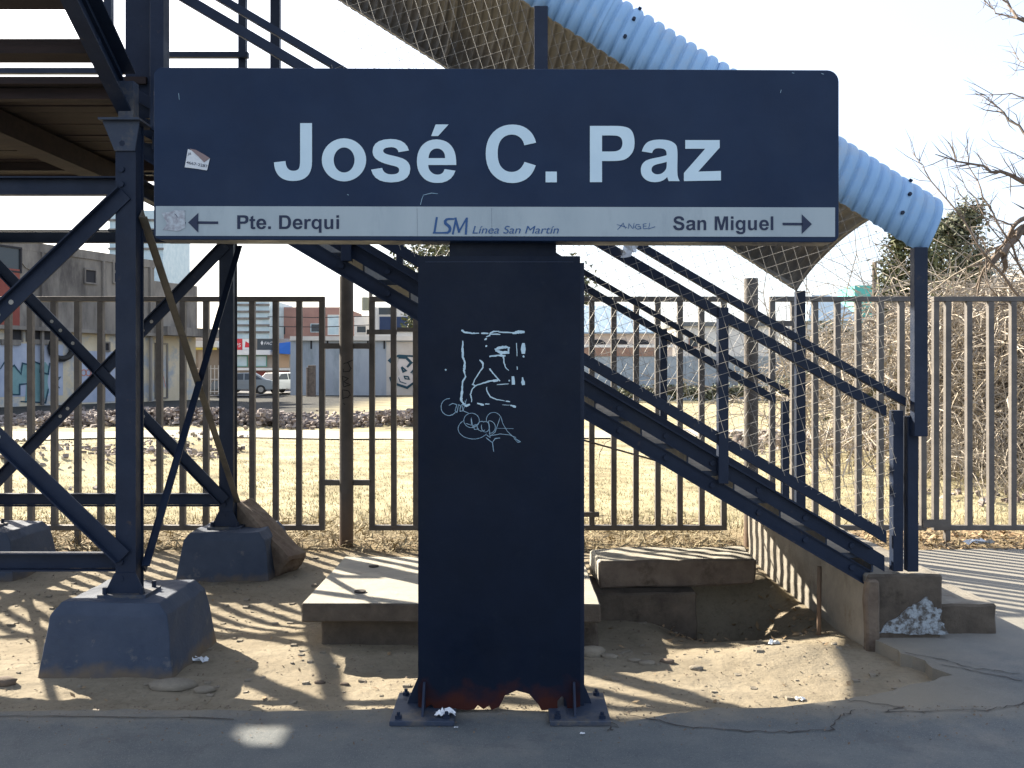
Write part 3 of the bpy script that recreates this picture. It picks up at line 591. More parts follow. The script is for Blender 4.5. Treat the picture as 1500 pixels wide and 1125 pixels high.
part('latch_bar', MB().box(fx(1350), fx(1389), FY-.034, FY-.0275, PZ(772,FY), PZ(760,FY)), M['fence'], pe)
for px, top, lab in ((509, 405, 'round brown steel fence post with black scrawl, left of the sign pillar'), (1098, 408, 'round steel fence post beyond the stairs, right of the sign pillar')):
    t = thing('fence_post', lab, 'post', (fx(px), 8.0, -.1), 'round posts of the fence')
    part('post', MB().tube([(fx(px), 8.0, -.15), (fx(px), 8.0, PZ(top, 8.0))], .061, 20), M['pole'], t, smooth=False)
    if px == 509:
        tg = MB(); cx = fx(px)
        def wrap(x, y):
            X = PX(490 + x/9.38, 7.94); u = max(-.98, min(.98, (X-cx)/.061)); return (cx+.0625*u, 8.0-.0625*math.sqrt(1-u*u), PZ(500 + y/9.38, 7.94))
        for pts in ([(120,310),(180,290),(250,250)], [(180,290),(220,370),(200,410),(120,420),(125,380)], [(105,480),(125,620)], [(110,480),(190,510),(130,555)], [(130,555),(215,600),(130,625)], [(110,670),(112,790)], [(110,670),(195,680),(210,740),(180,770),(112,785)], [(125,850),(145,868)]): ribbon(tg, wig(pts, 3, 4), 13, wrap)
        part('marker_scrawl', tg, M['black'], t, kind='stuff')
        for y in (507, 706):
            for a, b_ in ((475, 499), (519, 543)): part('link_bar', MB().box(fx(a)+.002, fx(b_)-.002, 7.99, 8.03, PZ(y+4, FY), PZ(y-4, FY)), M['fence'], t)

# ------------------------------------------------------------------ footbridge stairs (falling to the right)
Y0, Y1 = 5.2, 7.35; SL = .59
def zb(X): return 1.25 - SL*(X-.39)
stairs = thing('footbridge_stairs', 'dark blue steel stairs falling behind the sign to a concrete block at right', 'stairs', (0, 6.2, 0))
XT, XB = -2.15, 2.05
def sbar(name, y, v0, v1, thick, m, xa=XT, xb=XB, bevel=.003, parent=stairs):
    mb = MB(); mb.hexa([(xa,y,zb(xa)+v0),(xb,y,zb(xb)+v0),(xb,y+thick,zb(xb)+v0),(xa,y+thick,zb(xa)+v0),(xa,y,zb(xa)+v1),(xb,y,zb(xb)+v1),(xb,y+thick,zb(xb)+v1),(xa,y+thick,zb(xa)+v1)])
    return part(name, mb, m, parent, bevel=bevel)
boltm = MB().tube([(0,0,0),(0,-.012,0)], .017, 6).mesh('bolt'); boltm.materials.append(M['steel'])
def bolt(parent, x, y, z, rot=0):
    o = bpy.data.objects.new('bolt', boltm); COL.objects.link(o); o.parent = parent; o.location = Vector((x, y, z)) - org(parent); o.rotation_euler = (0, rnd.uniform(0, 1), rot); return o
for y, sgn in ((Y0, 1), (Y1, -1)):
    a = sbar('stringer', y, 0, .092, .012, M['steel']); b_ = sbar('stringer', y, .135, .226, .012, M['steel'], XT, 2.13)
    yy = (y-.035, y-.0005) if sgn > 0 else (y+.0125, y+.047)
    # flanges at the outer rims
    for v in (-.006, .220): 
        mb = MB(); mb.hexa([(XT,yy[0],zb(XT)+v),(XB,yy[0],zb(XB)+v),(XB,yy[1],zb(XB)+v),(XT,yy[1],zb(XT)+v),(XT,yy[0],zb(XT)+v+.012),(XB,yy[0],zb(XB)+v+.012),(XB,yy[1],zb(XB)+v+.012),(XT,yy[1],zb(XT)+v+.012)])
        part('flange', mb, M['steel'], stairs)
    for v in (.088, .130):
        mb = MB(); y2 = (y-.012, y-.0005) if sgn > 0 else (y+.0125, y+.024)
        mb.hexa([(XT,y2[0],zb(XT)+v),(XB,y2[0],zb(XB)+v),(XB,y2[1],zb(XB)+v),(XT,y2[1],zb(XT)+v),(XT,y2[0],zb(XT)+v+.007),(XB,y2[0],zb(XB)+v+.007),(XB,y2[1],zb(XB)+v+.007),(XT,y2[1],zb(XT)+v+.007)])
        part('flange', mb, M['steel'], stairs)
run = .265; nst = 16
tm = MB().box(-.15, .15, Y0+.014, Y1-.002, -.03, 0).box(.140, .15, Y0+.014, Y1-.002, -.155, -.0305).mesh('tread', (0, 6.2, 0)); tm.materials.append(M['steel_dusty']); tm.materials.append(M['tread']); tm.polygons[1].material_index = 1
for k in range(nst):
    x = 1.92 - run*k; z = zb(x) + .118
    o = bpy.data.objects.new('tread', tm); COL.objects.link(o); o.parent = stairs; o.location = (x, 0, z); 
    bolt(stairs, x+.02, Y0-.0005, zb(x+.02)+.175); bolt(stairs, x+.02, Y0-.0005, zb(x+.02)+.05)
for y in (Y0-.03, Y1-.005):
    sbar('bottom_rail', y, .30, .372, .035, M['steel'], XT, 2.13)
    sbar('mid_rail', y, 1.02, 1.085, .04, M['steel'], XT, 2.13)
    sbar('handrail', y, 1.145, 1.195, .045, M['steel'], XT, 2.24)
for x, tall in ((2.20, 1), (1.21, 0), (.147, 1), (-.93, 0), (-2.0, 1)):
    for y in (Y0-.045, Y1+.016):
        X = x + (.03 if y > 6 else 0)
        pz = zb(X)
        part('rail_post', MB().box(X-.04, X+.018, y, y+.06, max(pz+.1, .37), pz+1.10), M['steel'], stairs, bevel=.004)
# chain-link mesh both sides
def chain(y, xa, xb_, v0, v1, sp=.060, rad=.00145, turn=0):
    mb = MB(); th = math.atan(SL) + R(turn)
    d1 = Vector((math.cos(-th), math.sin(-th))); d2 = Vector((math.sin(th), math.cos(th)))
    def top(X): return v1(X)
    def inside(X, Z):
        return xa <= X <= xb_ and zb(X)+v0 <= Z <= zb(X)+top(X)
    for d, n in ((d1, d2), (d2, d1)):
        for k in range(-190, 190):
            o = Vector((0, zb(0)+1.0)) + n*(k*sp)
            run_ = None; last = None
            t = -6.0
            while t <= 6.0:
                p = o + d*t
                if inside(p.x, p.y):
                    if run_ is None: run_ = p.copy()
                    last = p.copy()
                elif run_ is not None: break
                t += .03
            if run_ is not None and (last-run_).length > .05:
                nseg = max(1, int((last-run_).length/.35)); j = (0 if d is d1 else .003)
                pts = []
                for q in range(nseg+1):
                    p = run_ + (last-run_)*(q/nseg); pts.append((p.x+rnd.uniform(-.003,.003), y+j+rnd.uniform(-.004,.004), p.y+rnd.uniform(-.003,.003)))
                mb.tube(pts, rad, 3, cap=False)
    return mb
EZ = lambda X: 2.19 - .635*(X-2.25)
vtop = lambda X: EZ(X) - zb(X)
wm = part('wire_mesh', chain(Y0-.085, -1.02, 2.16, .34, vtop, sp=.062, rad=.0014, turn=42), M['wire'], stairs, kind='stuff', fix=False)
wm2 = part('wire_mesh', chain(Y1+.09, -.95, 2.16, .34, vtop, sp=.075, rad=.0012), M['wire'], stairs, kind='stuff', fix=False)

# canopy over the stairs: corrugated barrel roof on its own posts
canopy = thing('stair_canopy', 'pale blue corrugated barrel roof over the footbridge stairs, on dark posts', 'canopy', (0, 6.2, 0))
th = math.atan(.635); uu = Vector((math.cos(th), 0, -math.sin(th))); nn = Vector((math.sin(th)*.8, 0, math.cos(th)*1.04))
yc, ya, hb_ = 6.24, 1.14, .475
LEN = 5.85; pitch = .0735; nw = int(LEN/pitch)
def arcpt(t):
    a = math.pi*(1-t)               # t 0 near eave .. 1 far eave
    c, s_ = math.cos(a), math.sin(a); e = 2/3.8 if c < 0 else 2/1.75
    return yc + ya*math.copysign(abs(c)**e, c), hb_*abs(s_)**e
def canopy_point(s, t, off):
    y, h = arcpt(t); y2, h2 = arcpt(min(1, t+.01)); y1, h1 = arcpt(max(0, t-.01))
    ny, nh = -(h2-h1), (y2-y1); l = math.hypot(ny, nh) or 1
    base = Vector((2.31, 0, EZ(2.31))) - uu*s
    p = base + nn*(h + off*nh/l*1.0); p.y += y + off*ny/l; return p
wav = 10; NT = 30; k0 = 0; idx = 0
while k0 < nw:
    k1 = min(nw, k0+wav+.5); ns = int((k1-k0)*12); mb = MB()
    for a in range(ns+1):
        wv = k0 + (k1-k0)*a/ns; s = wv*pitch
        for b_ in range(NT+1):
            g_ = abs(((wv) % 1) - .5); off = .016*(1 - math.exp(-(g_/.13)**2)) - .010 + .003*math.cos(2*math.pi*wv) + .003*(idx % 2)
            drop = rnd.uniform(-.002, .002) if b_ in (0, NT) else 0
            p = canopy_point(s, b_/NT, off); mb.v.append((p.x, p.y, p.z+drop))
    for a in range(ns):
        for b_ in range(NT):
            q = a*(NT+1)+b_; mb.f.append((q, q+NT+1, q+NT+2, q+1))
    o = part('roof_sheet', mb, [M['roof_out'], M['roof_in']], canopy, smooth=True)
    # outer face must look up/outwards
    me_ = o.data; up = sum((p.normal.z for p in me_.polygons))
    if up < 0: me_.flip_normals()
    sd = o.modifiers.new('solid', 'SOLIDIFY'); sd.thickness = .002; sd.offset = -1; sd.material_offset = 1; sd.material_offset_rim = 0
    k0 += wav; idx += 1
for t in (.02, .5, .98):
    a, b_ = canopy_point(.06, t, -.05), canopy_point(LEN-.02, t, -.05); part('purlin', MB().bar(a, b_, .05, .025), M['roof_in'], canopy)
for s in (.25, 1.15, 2.05):
    for t in (.03, .10, .2, .8, .9, .97):
        p = canopy_point(round(s/pitch)*pitch, t, .010); q = canopy_point(round(s/pitch)*pitch, t, .024); part('roof_screw', MB().tube([p, q], .011, 6), M['steel'], canopy)
for s in (1.6, 3.4, 5.2):
    pts = [canopy_point(s, k/16, -.05) for k in range(17)]; part('rib', MB().tube(pts, .02, 6), M['roof_in'], canopy)
for x in (2.285, .162, -1.985):
    for y in (Y0-.09, Y1+.06):
        X = x + (.06 if y > 6 else 0); lowz = 1.14 if (x > 2 and y < 6) else max(zb(X)+.2, .2)
        part('canopy_post', MB().box(X-.038, X+.038, y-.03, y+.03, lowz, EZ(X)+.03), M['steel'], canopy, bevel=.004)
lo = MB().box(2.238, 2.30, Y0-.055, Y0+.005, .37, 1.25); part('post_sleeve', lo, M['steel'], canopy, bevel=.004)

# concrete foot of the stairs
blk = thing('concrete_block', 'rough concrete block with one low step at the foot of the stairs, flaking white', 'concrete base', (2.2, 6.2, 0))
def rough(mb, name, m, parent, amp=.008, cuts=5, bevel=.012, label=None):
    me_ = mb.mesh(name, org(parent)); bm = bmesh.new(); bm.from_mesh(me_)
    bmesh.ops.bevel(bm, geom=list(bm.edges), offset=bevel, segments=1, affect='EDGES', profile=.5)
    bmesh.ops.subdivide_edges(bm, edges=list(bm.edges), cuts=cuts, use_grid_fill=True)
    o_ = org(parent)
    X = np.array([v.co[:] for v in bm.verts]) + np.array(o_)
    if len(X):
        a = vn(X[:,0]*9+X[:,2]*7, X[:,1]*9+X[:,2]*5)*2*amp + vn(X[:,0]*31+X[:,2]*29, X[:,1]*31+X[:,2]*23)*amp
        b2 = vn(X[:,0]*11+X[:,2]*6+50, X[:,1]*8-X[:,2]*9)*2*amp
        for v, da, db in zip(bm.verts, a, b2): v.co += Vector((db, -db*.7, da))
    bmesh.ops.recalc_face_normals(bm, faces=bm.faces); bm.to_mesh(me_); bm.free()
    for x_ in (m if isinstance(m, tuple) else (m,)): me_.materials.append(x_)
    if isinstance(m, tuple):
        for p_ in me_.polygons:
            if abs(p_.normal.y) > .5: p_.material_index = 1  # front and back faces: darker material, grime plus painted shade
    o = bpy.data.objects.new(name, me_); COL.objects.link(o); o.parent = parent; ORG[o.name] = org(parent)
    if label: o['label'] = label
    return o
rough(MB().box(2.0, 2.43, 5.14, 7.7, -.2, .352), 'block', (M['conc'], M['grimed_shaded']), blk, .006, 7)
rough(MB().box(2.432, 2.78, 5.22, 7.65, -.05, .165), 'step', (M['conc'], M['grimed_shaded']), blk, .006, 7)
rough(MB().box(1.985, 2.06, 5.10, 5.16, -.2, .33), 'corner_rib', M['conc_dark'], blk, .008, 4)
wl = MB()
pts = [(2.06,.02),(2.10,.03),(2.2,.022),(2.34,.02),(2.46,.022),(2.44,.07),(2.41,.11),(2.42,.16),(2.38,.17),(2.34,.235),(2.30,.20),(2.24,.17),(2.18,.12),(2.12,.09)]
wl.prism(wig(pts+[pts[0]], .006, 4)[:-1], lambda u, v, t: (u, t, v), 5.128, 5.15); part('whitewash', wl, M['lime'], blk)
wl = MB(); pts = [(2.2,.355),(2.40,.36),(2.42,.27),(2.43,.17)]

single('stake', MB().tube([(1.86,5.52,-.2),(1.865,5.52,.32)], .014, 8), M['pole'], 'thin rusty pipe stake standing by the stair block wall', 'stake', (1.86,5.52,-.1))

# ------------------------------------------------------------------ cross-braced tower, landing deck, upper flight
TX0, TX1, TY0, TY1 = -4.15, -2.1, 5.0, 7.15
FTOP = .29
tower = thing('bridge_tower', 'dark blue steel cross-braced tower carrying the footbridge landing at left', 'tower', (-3.1, 6.1, .28))
def hpost(x, y, z0, z1, name='tower_post', parent=tower, w_=.11, m=M['steel']):
    h = w_/2; mb = MB(); mb.box(x-h, x+h, y-h, y-h+.012, z0, z1).box(x-h, x+h, y+h-.012, y+h, z0, z1).box(x-h+.008, x-h+.016, y-h+.0125, y+h-.0125, z0, z1).box(x+h-.016, x+h-.008, y-h+.0125, y+h-.0125, z0, z1)
    return part(name, mb, m, parent)
corners = [(TX1, TY0), (TX1-.13, TY1), (TX0, TY1), (TX0, TY0)]
for x, y in corners:
    hpost(x, y, FTOP, 2.86)
    part('base_plate', MB().box(x-.13, x+.13, y-.11, y+.11, FTOP-.012, FTOP+.010), M['steel_dusty'], tower)
    for sx in (-.1, .1):
        for sy in (-.085, .085): part('anchor_bolt', MB().tube([(x+sx, y+sy, FTOP+.01), (x+sx, y+sy, FTOP+.045)], .012, 6), M['steel'], tower)
    part('foot_gusset', MB().prism([(x-.11, FTOP+.011), (x+.11, FTOP+.011), (x+.057, FTOP+.12), (x-.057, FTOP+.12)], lambda u, v, t: (u, t, v), y-.064, y-.056), M['steel'], tower)
def channel(p, q, ht=.09, dp=.05, out=(0,-1,0), name='cross_beam', parent=tower, m=M['steel']):
    p = Vector(p); q = Vector(q); o = Vector(out); mb = MB(); z = Vector((0,0,1))
    mb.bar(p, q, .008, ht-.018)
    mb.bar(p+z*(ht/2-.004)+o*dp/2, q+z*(ht/2-.004)+o*dp/2, dp, .008); mb.bar(p-z*(ht/2-.004)+o*dp/2, q-z*(ht/2-.004)+o*dp/2, dp, .008)
    return part(name, mb, m, parent)
for z in (2.52, .46):
    channel((TX0+.06, TY0+.02, z), (TX1-.056, TY0+.02, z), .10, .05)
    channel((TX0+.06, TY1, z+.04), (TX1-.19, TY1, z+.04), .10, .05)
    channel((TX1-.03, TY0+.06, z+.02), (TX1-.11, TY1-.06, z+.02), .10, .05, (1,0,0)) if z > 1 else None
    channel((TX0, TY0+.06, z+.02), (TX0, TY1-.06, z+.02), .10, .05, (-1,0,0))
holem = MB().tube([(0,0,0),(0,-.002,0)], .014, 8).mesh('bolt_hole'); M['hole'] = mat('pale_hole', (.34,.33,.30), rough=.9); holem.materials.append(M['hole'])
def brace(p, q, out, wd=.085, m=None):
    """flat bar with three punched holes near each end (rivets and worn paint show pale)"""
    p = Vector(p); q = Vector(q); d = (q-p).normalized(); o = Vector(out)
    mb = MB(); mb.bar(p, q, .010, wd, up=d.cross(o)); fl = d.cross(o).normalized()
    mb.bar(p+fl*(wd/2-.004)+o*.02, q+fl*(wd/2-.004)+o*.02, .038, .008, up=fl)
    b_ = part('brace', mb, m or M['steel'], tower)
    for t in (.30, .335, .385, .64, .67):
        pp = p+(q-p)*t + o*.0056
        h = bpy.data.objects.new('bolt_hole', holem); COL.objects.link(h); h.parent = b_; h.location = pp - org(b_); h.rotation_euler = Vector((0,-1,0)).rotation_difference(o).to_euler()
    return b_
zt, zl = 2.47, .50
brace((TX1, TY0-.062, zt), (TX0, TY0-.062, zl), (0,-1,0)); brace((TX0, TY0-.077, zt), (TX1, TY0-.077, zl), (0,-1,0))
brace((TX1-.13, TY1-.062, zt+.02), (TX0, TY1-.062, zl), (0,-1,0)); brace((TX0, TY1-.077, zt+.02), (TX1-.13, TY1-.077, zl), (0,-1,0))
brace((TX1+.062, TY0, zt-.1), (TX1-.068, TY1, zl), (1,0,0), .06, M['bounce_brace']); brace((TX1-.053, TY1, zt), (TX1+.077, TY0, zl-.08), (1,0,0), .06)
brace((TX0-.062, TY0, zt), (TX0-.062, TY1, zl), (-1,0,0), .06); brace((TX0-.077, TY1, zt), (TX0-.077, TY0, zl), (-1,0,0), .06)
for x, y in corners[:2]:
    for z in (2.52, 2.60, 2.44, 2.74, .55, .47, .38): bolt(tower, x-.02+rnd.uniform(-.01,.01), y-.056, z)
part('cap_plate', MB().box(TX1-.13, TX1+.09, TY0-.10, TY0+.12, 2.861, 2.873), M['steel_dusty'], tower)
part('cap_gusset', MB().prism([(TX1-.12,2.86),(TX1+.08,2.86),(TX1+.055,2.70),(TX1-.055,2.70)], lambda u, v, t: (u, t, v), TY0-.068, TY0-.0565), M['steel_dusty'], tower)

# footings
def footing(xf0, xf1, yf, dep, zt_, label):
    x0, x1 = xf0, xf1; t = thing('tower_footing', label, 'footing', ((x0+x1)/2, yf+dep/2, -.15), 'concrete footings under the tower posts')
    a = .025; b_ = .09; dz = .06
    v = [(x0-a,yf-a,-.2),(x1+a,yf-a,-.2),(x1+a*1.3,yf+dep+a,-.2),(x0-a,yf+dep+a,-.2),
         (x0+.04,yf+.03,zt_-dz),(x1-.04,yf+.03,zt_-dz),(x1-.04,yf+dep-.03,zt_-dz),(x0+.04,yf+dep-.03,zt_-dz),
         (x0+b_,yf+.055,zt_),(x1-b_,yf+.055,zt_),(x1-b_,yf+dep-.06,zt_),(x0+b_,yf+dep-.06,zt_)]
    mb = MB(); mb.v = v; mb.f = [(0,1,5,4),(1,2,6,5),(2,3,7,6),(3,0,4,7),(4,5,9,8),(5,6,10,9),(6,7,11,10),(7,4,8,11),(8,9,10,11),(3,2,1,0)]
    rough(mb, 'footing_block', M['footing'], t, .008, 7, .004); return t
footing(-2.46, -1.77, 4.74, .66, .283, 'blue-grey painted concrete footing nearest the viewer, under the front tower post')
footing(-2.53, -1.83, 6.86, .66, .283, 'dark grey concrete footing under the rear tower post, beside the leaning broken beam')
footing(-4.47, -3.76, 6.86, .66, .283, 'concrete footing cut by the left edge of the photo, under the far left tower post')
footing(-4.5, -3.8, 4.74, .66, .283, 'concrete footing outside the left edge, under the near left tower post')

# landing deck
deck = thing('landing_deck', 'brown plank landing of the footbridge seen from below at upper left', 'deck', (-3.2, 6.2, 3.0))
DX0 = -7.6; npl = 17; Dy0, Dy1 = 5.17, 7.60  # unseen left end and far edge extended to shade the foreground
for k in range(npl):
    y0 = Dy0 + (Dy1-Dy0)*k/npl; dz = rnd.uniform(-.006, .006)
    cuts = [DX0+rnd.uniform(0,.05), XT+.05+rnd.uniform(-.02,.02)] if k not in (npl-2, npl-3) else ([DX0, -5.30, -5.02, XT+.05] if k == npl-2 else [DX0, -5.24, -4.97, XT+.05])   # gaps in unseen boards, shaped to throw a sun patch on the pavement
    for a_, b_ in zip(cuts[::2], cuts[1::2]): part('plank', MB().box(a_, b_, y0+.006, y0+(Dy1-Dy0)/npl-.006, 3.14+dz, 3.18+dz), M['deck'], deck)
for y in (5.26, TY1-.03): part('joist', MB().box(DX0, XT+.02, y-.03, y+.03, 3.07, 3.13), M['deck'], deck)
for x in (-2.28, -4.15, -6.0): part('cross_joist', MB().box(x-.04, x+.04, 5.30, TY1-.07, 3.04, 3.125), M['deck'], deck)
part('main_joist', MB().bar((-3.24, 5.2, 3.04), (-3.14, 7.3, 3.04), .17, .14), M['deck'], deck)
for z in (4.06, 3.93): part('railing_rail', MB().box(DX0, XT+.02, Y1-.02, Y1+.025, z-.022, z+.022), M['steel'], deck)
for x in (-2.19, -2.95, -3.28, -4.4): part('railing_post', MB().box(x-.03, x+.03, Y1+.026, Y1+.08, 3.1, 5.6), M['steel'], deck)
part('edge_beam', MB().box(DX0, XT+.05, Dy1+.001, Dy1+.05, 3.10, 3.2), M['deck'], deck)
# tall post rising from the landing corner
hp = hpost(-2.14, 5.27, 2.95, 6.4, 'roof_post', deck, .14)
part('stub_post', MB().box(-1.99, -1.95, Y0-.06, Y0-.02, 3.0, 6.0), M['steel'], deck)

# upper flight, climbing over the viewer's left shoulder
up = thing('upper_stairs', 'dark steel stringer and treads of the upper footbridge flight climbing towards the viewer', 'stairs', (-3.2, 3.5, 4))
def uz(y): return 3.0 + (5.06 - y)*.575
for x, sg in ((-2.17, 1), (-4.35, -1)):
    ya_, yb_ = 5.06, 1.2
    mb = MB(); h0, h1 = -.10, .17
    mb.hexa([(x-.006,yb_,uz(yb_)+h0),(x+.006,yb_,uz(yb_)+h0),(x+.006,ya_,uz(ya_)+h0),(x-.006,ya_,uz(ya_)+h0),(x-.006,yb_,uz(yb_)+h1),(x+.006,yb_,uz(yb_)+h1),(x+.006,ya_,uz(ya_)+h1),(x-.006,ya_,uz(ya_)+h1)])
    part('stringer', mb, M['steel'], up)
    for h in (h0, h1-.012, .0, .09):
        dpt = .07 if h in (h0, h1-.012) else .02
        a, b_ = (x+.0065, x+.0065+dpt) if sg > 0 else (x-.0065-dpt, x-.0065)
        mb = MB(); mb.hexa([(a,yb_,uz(yb_)+h),(b_,yb_,uz(yb_)+h),(b_,ya_,uz(ya_)+h),(a,ya_,uz(ya_)+h),(a,yb_,uz(yb_)+h+.012),(b_,yb_,uz(yb_)+h+.012),(b_,ya_,uz(ya_)+h+.012),(a,ya_,uz(ya_)+h+.012)])
        part('flange', mb, M['steel'], up)
    if sg > 0:
        for k in range(9): bolt(up, x+.0062, 4.75-.3*k, uz(4.75-.3*k)+.05, R(90))
part('end_plate', MB().box(-2.164, -2.08, 5.0, 5.07, 2.874, 3.10), M['steel_dusty'], up)
for k in range(12):
    y = 4.86 - .30*k; z = uz(y) + .11
    part('tread', MB().box(-4.34, -2.18, y-.15, y+.13, z-.03, z).box(-4.34, -2.18, y-.15, y-.142, z-.075, z-.0305), M['deck'], up)

# ------------------------------------------------------------------ concrete lids, beam, stones, rubbish
lid = thing('manhole_slab', 'pale square concrete slab with two round holes, left of the sign pillar', 'slab', (-.4, 5.8, .1))
t_ = rough(MB().box(-1.19, .50, 5.14, 6.46, .085, .19), 'slab', (M['conc_top'], M['grimed_shaded']), lid, .004, 7, .008)
rough(MB().box(-1.11, .5, 5.30, 6.3, -.25, .083), 'pit_wall', M['grimed_shaded'], lid, .006, 5)
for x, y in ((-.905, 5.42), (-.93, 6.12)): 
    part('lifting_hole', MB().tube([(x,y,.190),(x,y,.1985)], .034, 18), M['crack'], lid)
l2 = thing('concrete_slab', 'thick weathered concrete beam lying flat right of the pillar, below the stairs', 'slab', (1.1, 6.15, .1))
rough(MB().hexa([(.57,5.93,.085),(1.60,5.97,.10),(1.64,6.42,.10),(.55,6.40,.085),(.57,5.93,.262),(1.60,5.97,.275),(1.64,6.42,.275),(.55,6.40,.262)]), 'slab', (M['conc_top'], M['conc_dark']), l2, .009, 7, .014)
rough(MB().box(.5, 1.19, 5.84, 6.35, -.32, .083), 'pit_wall', M['grimed_shaded'], l2, .007, 5)
bm_ = thing('broken_beam', 'broken rough concrete beam leaning against the rear footing', 'beam', (-1.9, 7.35, .2))
mb = MB().bar((-2.22, 7.36, .40), (-1.72, 7.10, -.02), .24, .22, up=(.5,-.2,.85)); rough(mb, 'beam', M['beam'], bm_, .014, 6, .02)
def stone(x, y, sx, sy, sz, rz=0, seed=0):
    mb = MB(); n1, n2 = 7, 11; r_ = random.Random(seed); g = [[1+r_.uniform(-.16,.16) for _ in range(n2)] for _ in range(n1+1)]; z0 = float(gz(x, y))
    for a in range(n1+1):
        ph = math.pi*a/n1
        for b_ in range(n2):
            t = 2*math.pi*b_/n2; q = g[a][b_] if 0 < a < n1 else 1
            X = sx*math.sin(ph)*math.cos(t)*q; Y = sy*math.sin(ph)*math.sin(t)*q; Z = sz*math.copysign(abs(math.cos(ph))**.6, math.cos(ph))
            mb.v.append((x+X*math.cos(rz)-Y*math.sin(rz), y+X*math.sin(rz)+Y*math.cos(rz), z0+sz*.45+Z))
    for a in range(n1):
        for b_ in range(n2): b2 = (b_+1) % n2; mb.f.append((a*n2+b_, a*n2+b2, (a+1)*n2+b2, (a+1)*n2+b_))
    return mb
def at(px, py, z=-.085):
    Y = F*(EYE-z)/(py-HZ); return PX(px, Y), Y
def stone_px(px, py, s, lab, seed, m='stone', ratio=(1,.6,.35), grp=None):
    x, y = at(px, py); single('stone', stone(x, y, s*ratio[0], s*ratio[1], s*ratio[2], rnd.uniform(-.3,.3), seed), M[m], lab, 'stone', (x, y, -.09), grp, smooth=True)
stone_px(252, 1004, .125, 'flat pale stone lying before the nearest tower footing', 1, ratio=(1,.5,.22))
stone_px(300, 1010, .05, 'small stone just right of the flat pale stone', 2)
stone_px(868, 958, .07, 'grey stone against the right side of the sign pillar', 3, ratio=(1,.7,.5))
stone_px(893, 962, .045, 'dark stone second from the pillar in the row on the earth', 4)
stone_px(930, 968, .035, 'small stone third from the pillar in the row on the earth', 5)
stone_px(948, 972, .045, 'pale wedge stone in the middle of the row on the earth', 6)
stone_px(978, 970, .042, 'reddish stone past the middle of the row on the earth', 7, 'conc_dark')
stone_px(1020, 978, .038, 'last stone at the right end of the row on the earth', 8)
stone_px(468, 995, .03, 'pebble on the earth left of the sign pillar, below the slab', 9, 'conc_dark')
stone_px(505, 1000, .025, 'pebble nearest the sign pillar on its left side', 10, 'conc_dark')
stone_px(6, 1003, .07, 'dark stone at the left edge of the photo', 12, 'conc_dark')
def crumple(px, py, s, lab, m='litter', cat='litter', z=None, seed=0, name='paper_scrap'):
    x, y = at(px, py, -.085 if z is None else z); z0 = float(gz(x, y)) if z is None else z; mb = MB(); r_ = random.Random(seed); n = 7
    for a in range(n):
        for b_ in range(n): mb.v.append((x+(a/(n-1)-.5)*s*2*(1+r_.uniform(-.2,.2))+r_.uniform(-.12,.12)*s, y+(b_/(n-1)-.5)*s*1.3+r_.uniform(-.12,.12)*s, z0+.004+abs(r_.gauss(0,.3))*s*(1 if 0 < a < n-1 else .4)))
    for a in range(n-1):
        for b_ in range(n-1):
            if r_.random() < .93: q = a*n+b_; mb.f.append((q, q+1, q+n+1, q+n))
    single(name, mb, M[m], lab, cat, (x, y, z0))
crumple(292, 965, .05, 'crumpled white plastic bag beside the nearest footing', seed=1, name='plastic_bag')
crumple(1134, 952, .035, 'crumpled pale paper on the sunlit earth right of the pillar', seed=2)
crumple(1172, 1022, .024, 'small white scrap near the broken pavement edge', seed=3)
crumple(652, 1048, .04, 'torn whitish scrap at the foot of the pillar', z=.024, seed=4)
crumple(1243, 802, .03, 'white scrap under the stair stringer', seed=5, z=-.03)
crumple(1232, 795, .03, 'second white scrap behind the stair stringer', seed=6, z=-.03)
crumple(668, 1067, .008, 'tiny white fleck on the pavement before the pillar', z=.004, seed=7)
crumple(853, 1076, .01, 'tiny white fleck right of the pillar on the pavement', z=.004, seed=8)
crumple(1430, 797, .11, 'flattened white bag at the fence foot on the right', z=.01, seed=9, name='plastic_bag')
crumple(1478, 795, .03, 'red scrap at the fence foot near the right edge', 'red', z=.01, seed=10) if 'red' in M else None

